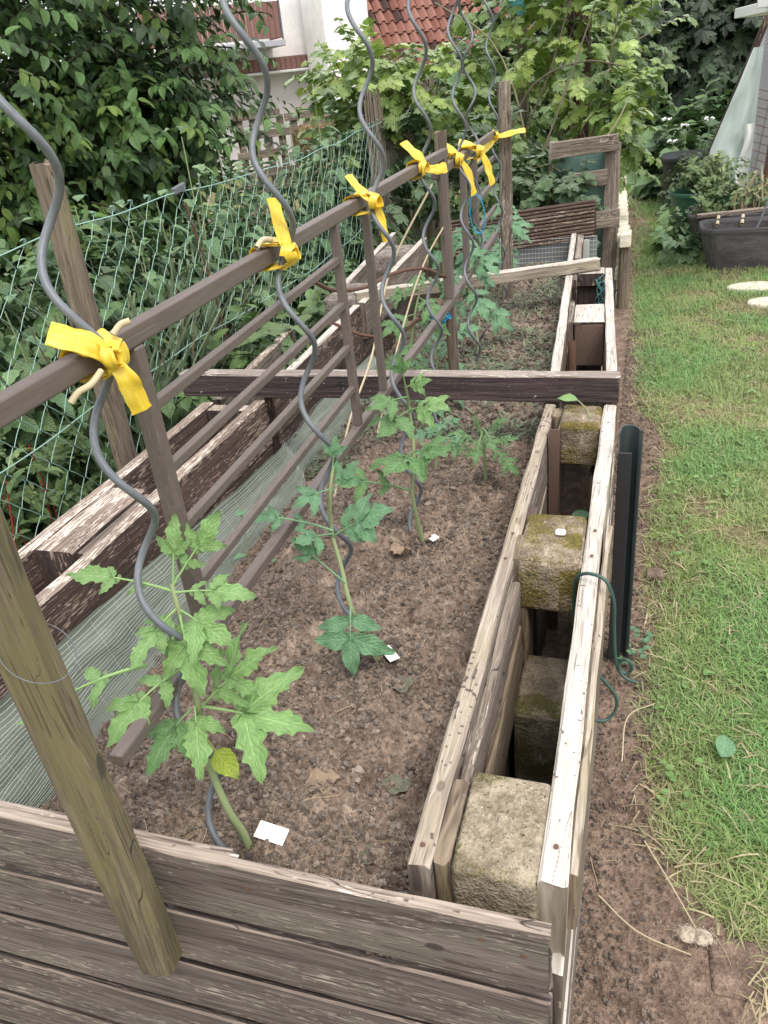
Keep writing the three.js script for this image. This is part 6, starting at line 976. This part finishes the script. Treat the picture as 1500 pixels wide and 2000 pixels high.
/* ------------------------------------------------------------------ trees behind, houses */
{
  const mg = lobedLeafG(0.12, 5, 8, 0.42);
  const tree = (label, base, trunks, blobs, n, few, col) => {
    const t = thing('maple_tree', label, 'tree', base);
    trunks.forEach((p, i) => mesh(i ? 'limb' : 'trunk', local(taperG(p, i ? 0.05 : 0.085, 0.035, 10, 8), t), bark, t));
    const { out, tw } = shoots(blobs, n, { len: 0.4, per: 5, shell: 0.4, hang: 0.3, twigs: true, ...col }); leafy(t, mg, M.lobed, out, few); twigMesh(t, tw.filter((_, i) => i % 3 === 0), 0.009, bark);
  };
  const dk = { a: [0.02, 0.055, 0.02], b: [0.055, 0.115, 0.036], bright: 0.06, tipA: [0.12, 0.21, 0.06], tipB: [0.16, 0.26, 0.07] };
  tree('dark maple at the end of the path, its bare trunk beside the white flowers', [0.35, 0, -11.6], [[[0.35, 0, -11.6], [0.38, 0.7, -11.6], [0.3, 1.6, -11.7], [0.4, 3, -11.8]], [[0.38, 0.9, -11.6], [0.8, 1.4, -11.5], [1.2, 1.8, -11.3]]], [[0.55, 1.75, -11.3, 1.0, 0.7, 0.6], [0.2, 1.3, -11.5, 0.5, 0.4, 0.4], [0.9, 1.45, -11.2, 0.6, 0.5, 0.5], [0.6, 2.6, -11.6, 1.4, 0.9, 0.9]], 620, 260, dk);
  tree('second dark maple, right of the first behind the plastic shelter', [1.0, 0, -12.2], [[[0.75, 0, -12.2], [0.82, 0.8, -12.2], [1.05, 1.8, -12.1], [1.3, 3, -12]], [[0.95, 0.4, -12.3], [1.2, 1.2, -12.3], [1.4, 2.2, -12.2]]], [[1.2, 1.5, -11.8, 0.7, 0.6, 0.6], [1.4, 2.4, -12, 1.1, 0.9, 0.8]], 420, 120, dk);
  tree('third dark maple, left of the path behind the currant bush', [-0.3, 0, -12.4], [[[-0.2, 0, -12.4], [-0.18, 0.9, -12.4], [-0.3, 2, -12.5]], [[0.1, 0, -12.6], [0.12, 1, -12.6], [0.1, 2.2, -12.6]]], [[-0.3, 1.6, -12.2, 0.6, 0.8, 0.5], [-0.6, 2.3, -12.4, 0.9, 0.8, 0.7]], 380, 80, dk);
  const wd = shoots([[-1.2, 1.4, -15, 1.8, 1.6, 0.6], [1.0, 1.2, -15, 2.2, 1.8, 0.6], [3.2, 1.5, -14, 1.5, 2, 1], [0.4, 0.5, -13.6, 2.0, 0.7, 0.5], [-2.2, 0.8, -12, 1.0, 0.8, 0.5]], 2300, { len: 0.4, per: 6, shell: 0.5, a: [0.025, 0.06, 0.022], b: [0.075, 0.14, 0.05], bright: 0.12, tipA: [0.14, 0.23, 0.07], tipB: [0.2, 0.3, 0.09] });
  tag(scatter('woodland', simpleLeafG(0.22, 0.16, { n: 4 }), M.hedge, wd.out), 'dark woodland closing the view behind the path', 'woodland', null, 'stuff');
}
{ // two neighbouring houses; frame: u along the eaves, n towards the garden
  const u = V(0.751, 0, -0.66), n = V(0.66, 0, 0.751), toW = new THREE.Matrix4().makeBasis(u, V(0, 1, 0), n);
  const plaster = (c, sd) => { const m = stoneMat({ seed: sd, dark: c.map((v) => v * 0.93), light: c, chip: null, bump: 0.001 }); m.map.repeat.set(1, 1); m.bumpMap.repeat.set(1, 1); return m; };
  const whiteW = plaster([250, 248, 248], 31), lilac = plaster([214, 206, 210], 32), greyW = plaster([176, 176, 186], 33);
  const brown = new THREE.MeshStandardMaterial({ color: C(0.2, 0.1, 0.085), roughness: 0.7 }), gutterM = new THREE.MeshStandardMaterial({ color: C(0.6, 0.6, 0.62), roughness: 0.5 });
  const h = thing('white_house', 'white plastered house beyond the hedge with a brown slatted balcony', 'house', [-6.4, 0, -15.1]);
  const bx = (name, P, x0, x1, y0, y1, z0, z1, m, par, r = 0.01) => { const g = new RoundedBoxGeometry(x1 - x0, y1 - y0, z1 - z0, 2, Math.min(r, (x1 - x0) / 3, (y1 - y0) / 3, (z1 - z0) / 3)); const U = g.attributes.uv, Q = g.attributes.position; for (let i = 0; i < U.count; i++) U.setXY(i, Q.getX(i) + Q.getZ(i), Q.getY(i)); g.clearGroups(); g.translate((x0 + x1) / 2, (y0 + y1) / 2, (z0 + z1) / 2); g.applyMatrix4(toW.clone().setPosition(P)); return mesh(name, local(g, par), m, par); };
  const O = V(-6.4, 0, -15.1);
  bx('ground_floor_wall', O, -3, 0.75, 0, 1.62, -4, 0, lilac, h);
  bx('upper_wall', O, -3, 0.95, 1.84, 6, -4, 0.12, whiteW, h);
  const fb = []; for (let i = 0; i < 26; i++) bx('canopy_tile', O, -1.9 + i * 0.1, -1.905 + (i + 1) * 0.1, 1.64, 1.83, 0.12, 0.3, brown, h, 0.008);
  bx('canopy_gutter', O, -3, 0.72, 1.59, 1.635, 0.1, 0.36, gutterM, h, 0.02);
  bx('bay', O, 0.38, 1.2, 0.98, 6, 0.35, 1.4, whiteW, h, 0.07);
  bx('bay_post', O, 0.88, 1.1, 0, 0.98, 0.45, 0.6, gutterM, h);
  bx('downpipe', O, 1.16, 1.25, 0, 0.98, 0.45, 0.54, new THREE.MeshStandardMaterial({ color: C(0.4, 0.4, 0.43), roughness: 0.5 }), h, 0.03);
  const bal = bx('balcony_floor', O, -3, -0.15, 1.98, 2.07, 0.12, 0.9, greyW, h);
  for (let i = 0; i < 24; i++) bx('balcony_slat', O, -2.5 + i * 0.096, -2.5 + i * 0.096 + 0.088, 2.1, 2.62, 0.86, 0.885, brown, h, 0.006);
  for (let i = 0; i < 7; i++) bx('balcony_slat', O, -0.21, -0.185, 2.1, 2.62, 0.2 + i * 0.096, 0.2 + i * 0.096 + 0.088, brown, h, 0.006);
  bx('balcony_rail', O, -3, -0.17, 2.7, 2.73, 0.87, 0.9, M.galv, h); bx('balcony_post', O, -0.2, -0.17, 2.07, 3.3, 0.87, 0.9, M.galv, h);
  const h2 = thing('red_roofed_house', 'grey house with a steep roof of red clay tiles behind the currant bush', 'house', [-4.6, 0, -17]);
  const O2 = V(-4.95, 0, -17.2);
  bx('wall', O2, -3.2, -0.95, 0, 2.95, -3, 0.3, greyW, h2); bx('eave_board', O2, -3.2, -0.93, 2.96, 3.1, -3, 0.5, brown, h2); bx('corner_board', O2, -0.95, -0.87, 0, 2.7, 0.2, 0.34, gutterM, h2);
  bx('lower_wall', O2, -0.85, 5, 0, 1.5, -3, -0.1, whiteW, h2);
  // tiles: rows climbing the slope
  const tg = (() => { const W0 = 0.18, Lh = 0.31; return sheetG(6, 3, (a, b) => V((a - 0.5) * W0, 0.034 * Math.cos(a * Math.PI * 2) * -1 + 0.03, (b - 0.5) * Lh)); })();
  const thick = merge([tg, (() => { const q = tg.clone(); q.translate(0, -0.014, 0); return q; })(), (() => { const g = new THREE.BoxGeometry(0.2, 0.018, 0.012); g.clearGroups(); g.translate(0, 0.012, 0.166); return g; })()]);
  const tm = [0, 1, 2, 3, 4].map((i) => { const m = plaster([[140, 96, 84], [150, 108, 96], [128, 84, 72], [144, 102, 92], [72, 52, 48]][i], 40 + i); m.side = THREE.DoubleSide; return m; }), rr = rngOf(12);
  const pitch = 0.98, along = u.clone(), upS = V(0, 1, 0).multiplyScalar(Math.sin(pitch)).addScaledVector(n, -Math.cos(pitch)), nr = V(0, 1, 0).multiplyScalar(Math.cos(pitch)).addScaledVector(n, Math.sin(pitch));
  const R0 = O2.clone().addScaledVector(u, -0.85).addScaledVector(n, 0.25).add(V(0, 1.45, 0)), q0 = quatFrom(along, nr, upS.clone().multiplyScalar(-1));
  const bd2 = sheetG(1, 1, (a, b) => R0.clone().addScaledVector(along, a * 6).addScaledVector(upS, b * 3.4).addScaledVector(nr, -0.02)); mesh('roof_boarding', local(bd2, h2), M.rust, h2);
  for (let j = 0; j < 13; j++) for (let i = 0; i < 31; i++) { const p = R0.clone().addScaledVector(along, 0.1 + i * 0.19 + (rr() - 0.5) * 0.015).addScaledVector(upS, 0.1 + j * 0.25).addScaledVector(nr, 0.03 + rr() * 0.012).sub(h2.position); const m = mesh('roof_tile', thick, tm[rr() < 0.2 ? 4 : Math.floor(rr() * 4)], h2, p.toArray()); m.quaternion.copy(q0); m.rotateX(-0.13); }
  // woven wooden trellis and mossy stump
  const tr = thing('lattice_screen', 'greyish wooden lattice screen of crossed boards in front of the white house', 'screen', [-3.95, 0, -9.3]);
  const T = (x0, x1, y0, y1, z, nm) => bx(nm, V(-3.95, 0, -9.3), x0, x1, y0, y1, z, z + 0.03, W.grey, tr, 0.004);
  for (let i = 0; i < 8; i++) T(-0.62 + i * 0.16, -0.54 + i * 0.16, 0, 1.12 + (i < 2 ? 0.08 : 0), 0.0, 'upright_slat');
  for (let j = 0; j < 5; j++) { T(-0.66, -0.1 + (j % 2) * 0.12, 0.3 + j * 0.2, 0.38 + j * 0.2, 0.034, 'cross_slat'); T(-0.05 + (j % 2) * 0.12, 0.62, 0.24 + j * 0.2, 0.32 + j * 0.2, 0.034, 'cross_slat'); }
  const st = blockG(0.4, 1.0, 0.36, 0.1, 0.05, 7, 8); st.translate(-3.56, 0.5, -9.1); solo('tree_stump', st, stone.dark, 'mossy brown stump right of the lattice screen', 'stump');
}
{ // small things at the lower right
  const fl = thing('wool_tuft', 'tuft of pale fluffy wool lying on the bare soil near the lawn corner', 'wool tuft', [0.155, 0.02, -0.93]);
  const gs = []; const r = rngOf(3); for (let i = 0; i < 220; i++) { const a = r() * 6.3, b = r() * 3.1, c = V(Math.cos(a) * Math.sin(b) * 0.022 + (i % 2 ? 0.012 : -0.012), Math.cos(b) * 0.012 + 0.012, Math.sin(a) * Math.sin(b) * 0.014), e = c.clone().add(V((r() - 0.5) * 0.014, (r() - 0.3) * 0.01, (r() - 0.5) * 0.014)); gs.push(tubeG([c, c.clone().lerp(e, 0.5).add(V(0, 0.003, 0)), e], 0.0006, 3, 3)); }
  for (const s of [-1, 1]) { const g = new THREE.IcosahedronGeometry(0.014, 2); const P = g.attributes.position; for (let i = 0; i < P.count; i++) { const k = 0.8 + 0.5 * fbm(P.getX(i) * 190 + 5, P.getY(i) * 190 + P.getZ(i) * 150, 3); P.setXYZ(i, P.getX(i) * k * 1.2 + s * 0.012, P.getY(i) * k * 0.7 + 0.011, P.getZ(i) * k); } g.computeVertexNormals(); gs.push(g); }
  mesh('wool', merge(gs), new THREE.MeshStandardMaterial({ color: C(0.46, 0.39, 0.31), roughness: 1 }), fl);
  const fs = blockG(0.12, 0.026, 0.11, 0.012, 0.012, 5, 8); fs.translate(0.24, -0.002, -0.9); solo('flat_stone', fs, stone.brownish, 'flat brownish stone sunk in the soil at the lower right corner', 'stone');
  const f2 = blockG(0.05, 0.02, 0.05, 0.008, 0.003, 6, 4); f2.translate(0.09, 0.008, -2.1); solo('flat_stone', f2, stone.brownish, 'small flat stone at the lawn edge beside the gutter offcut', 'stone');
  const lw = thing('lawn_weed', 'small clover-like weed at the foot of the gutter offcut', 'weed', [0.03, 0, -1.75]);
  for (let i = 0; i < 22; i++) { const m = mesh('leaf', simpleLeafG(0.022, 0.016, { n: 4 }), M.tomatoBlue, lw, [R(-0.03, 0.04), R(0.012, 0.04), R(-0.05, 0.09)]); m.quaternion.copy(orient(V(R(-1, 1), 0.2, R(-1, 1)), V(0, 1, 0))); }
  const l2 = simpleLeafG(0.07, 0.045, { n: 8, droop: 0.4 }); l2.applyQuaternion(orient(V(0.3, 0.3, -0.8), V(0.3, 1, 0.2))); l2.translate(0.225, 0.035, -1.36); solo('lawn_leaf', l2, M.tomatoBlue, 'single broad leaf lying in the lawn at the right', 'leaf');
  // long dry stems lying between soil and grass
  for (const [i, p] of [[[0.07, 0.02, -1.12], [0.12, 0.03, -1.02], [0.17, 0.02, -0.93]], [[0.02, 0.02, -1.32], [0.03, 0.035, -1.45], [0.09, 0.02, -1.52]], [[-0.01, 0.02, -0.98], [0.06, 0.025, -0.92], [0.15, 0.02, -0.9]], [[0.03, 0.02, -1.72], [0.09, 0.02, -1.7], [0.14, 0.02, -1.68]]].entries()) solo('dry_straw', taperG(p, 0.0018, 0.001, 12, 5), M.twine, ['long straight dry stem on the bare soil leading to the wool tuft', 'curved dry stem on the bare soil beside the outer board', 'thin dry stem bent across the soil near the lower corner', 'dry stem lying by the foot of the gutter offcut'][i], 'stem');
}
/* repeats carry one group each */
const GROUPS = { spiral_stake: 'grey spiral plant stakes tied along the railing', tomato_plant: 'young tomato plants in the beds', plant_label: 'white plant labels in the soil', dry_leaf: 'dead leaves on the soil', wooden_stake: 'wooden stakes holding the railing', railing_panel: 'brown metal railing panels', raised_bed: 'raised beds in a row', mortar_tub: 'black mortar tubs', maple_tree: 'dark maples at the end of the path', stepping_stone: 'pale stepping stones in the lawn', currant_bush: 'currant bushes behind the beds', string: 'pale strings at the railing joint', bent_wire: 'dark bent wires at the railing joint', flat_stone: 'flat stones at the lawn edge', metal_rod: 'grey rods in the mortar tub', pipe_stub: 'pale pipe ends on the tub rim', dry_straw: 'long dry stems on the bare soil', garden_herb: 'herbs and weeds around the tubs' };
for (const o of scene.children) { const g = GROUPS[o.name?.replace(/_\d{3}$/, '')]; if (g && o.userData.kind === undefined && !o.userData.group) o.userData.group = g; }
renderer.render(scene, camera);
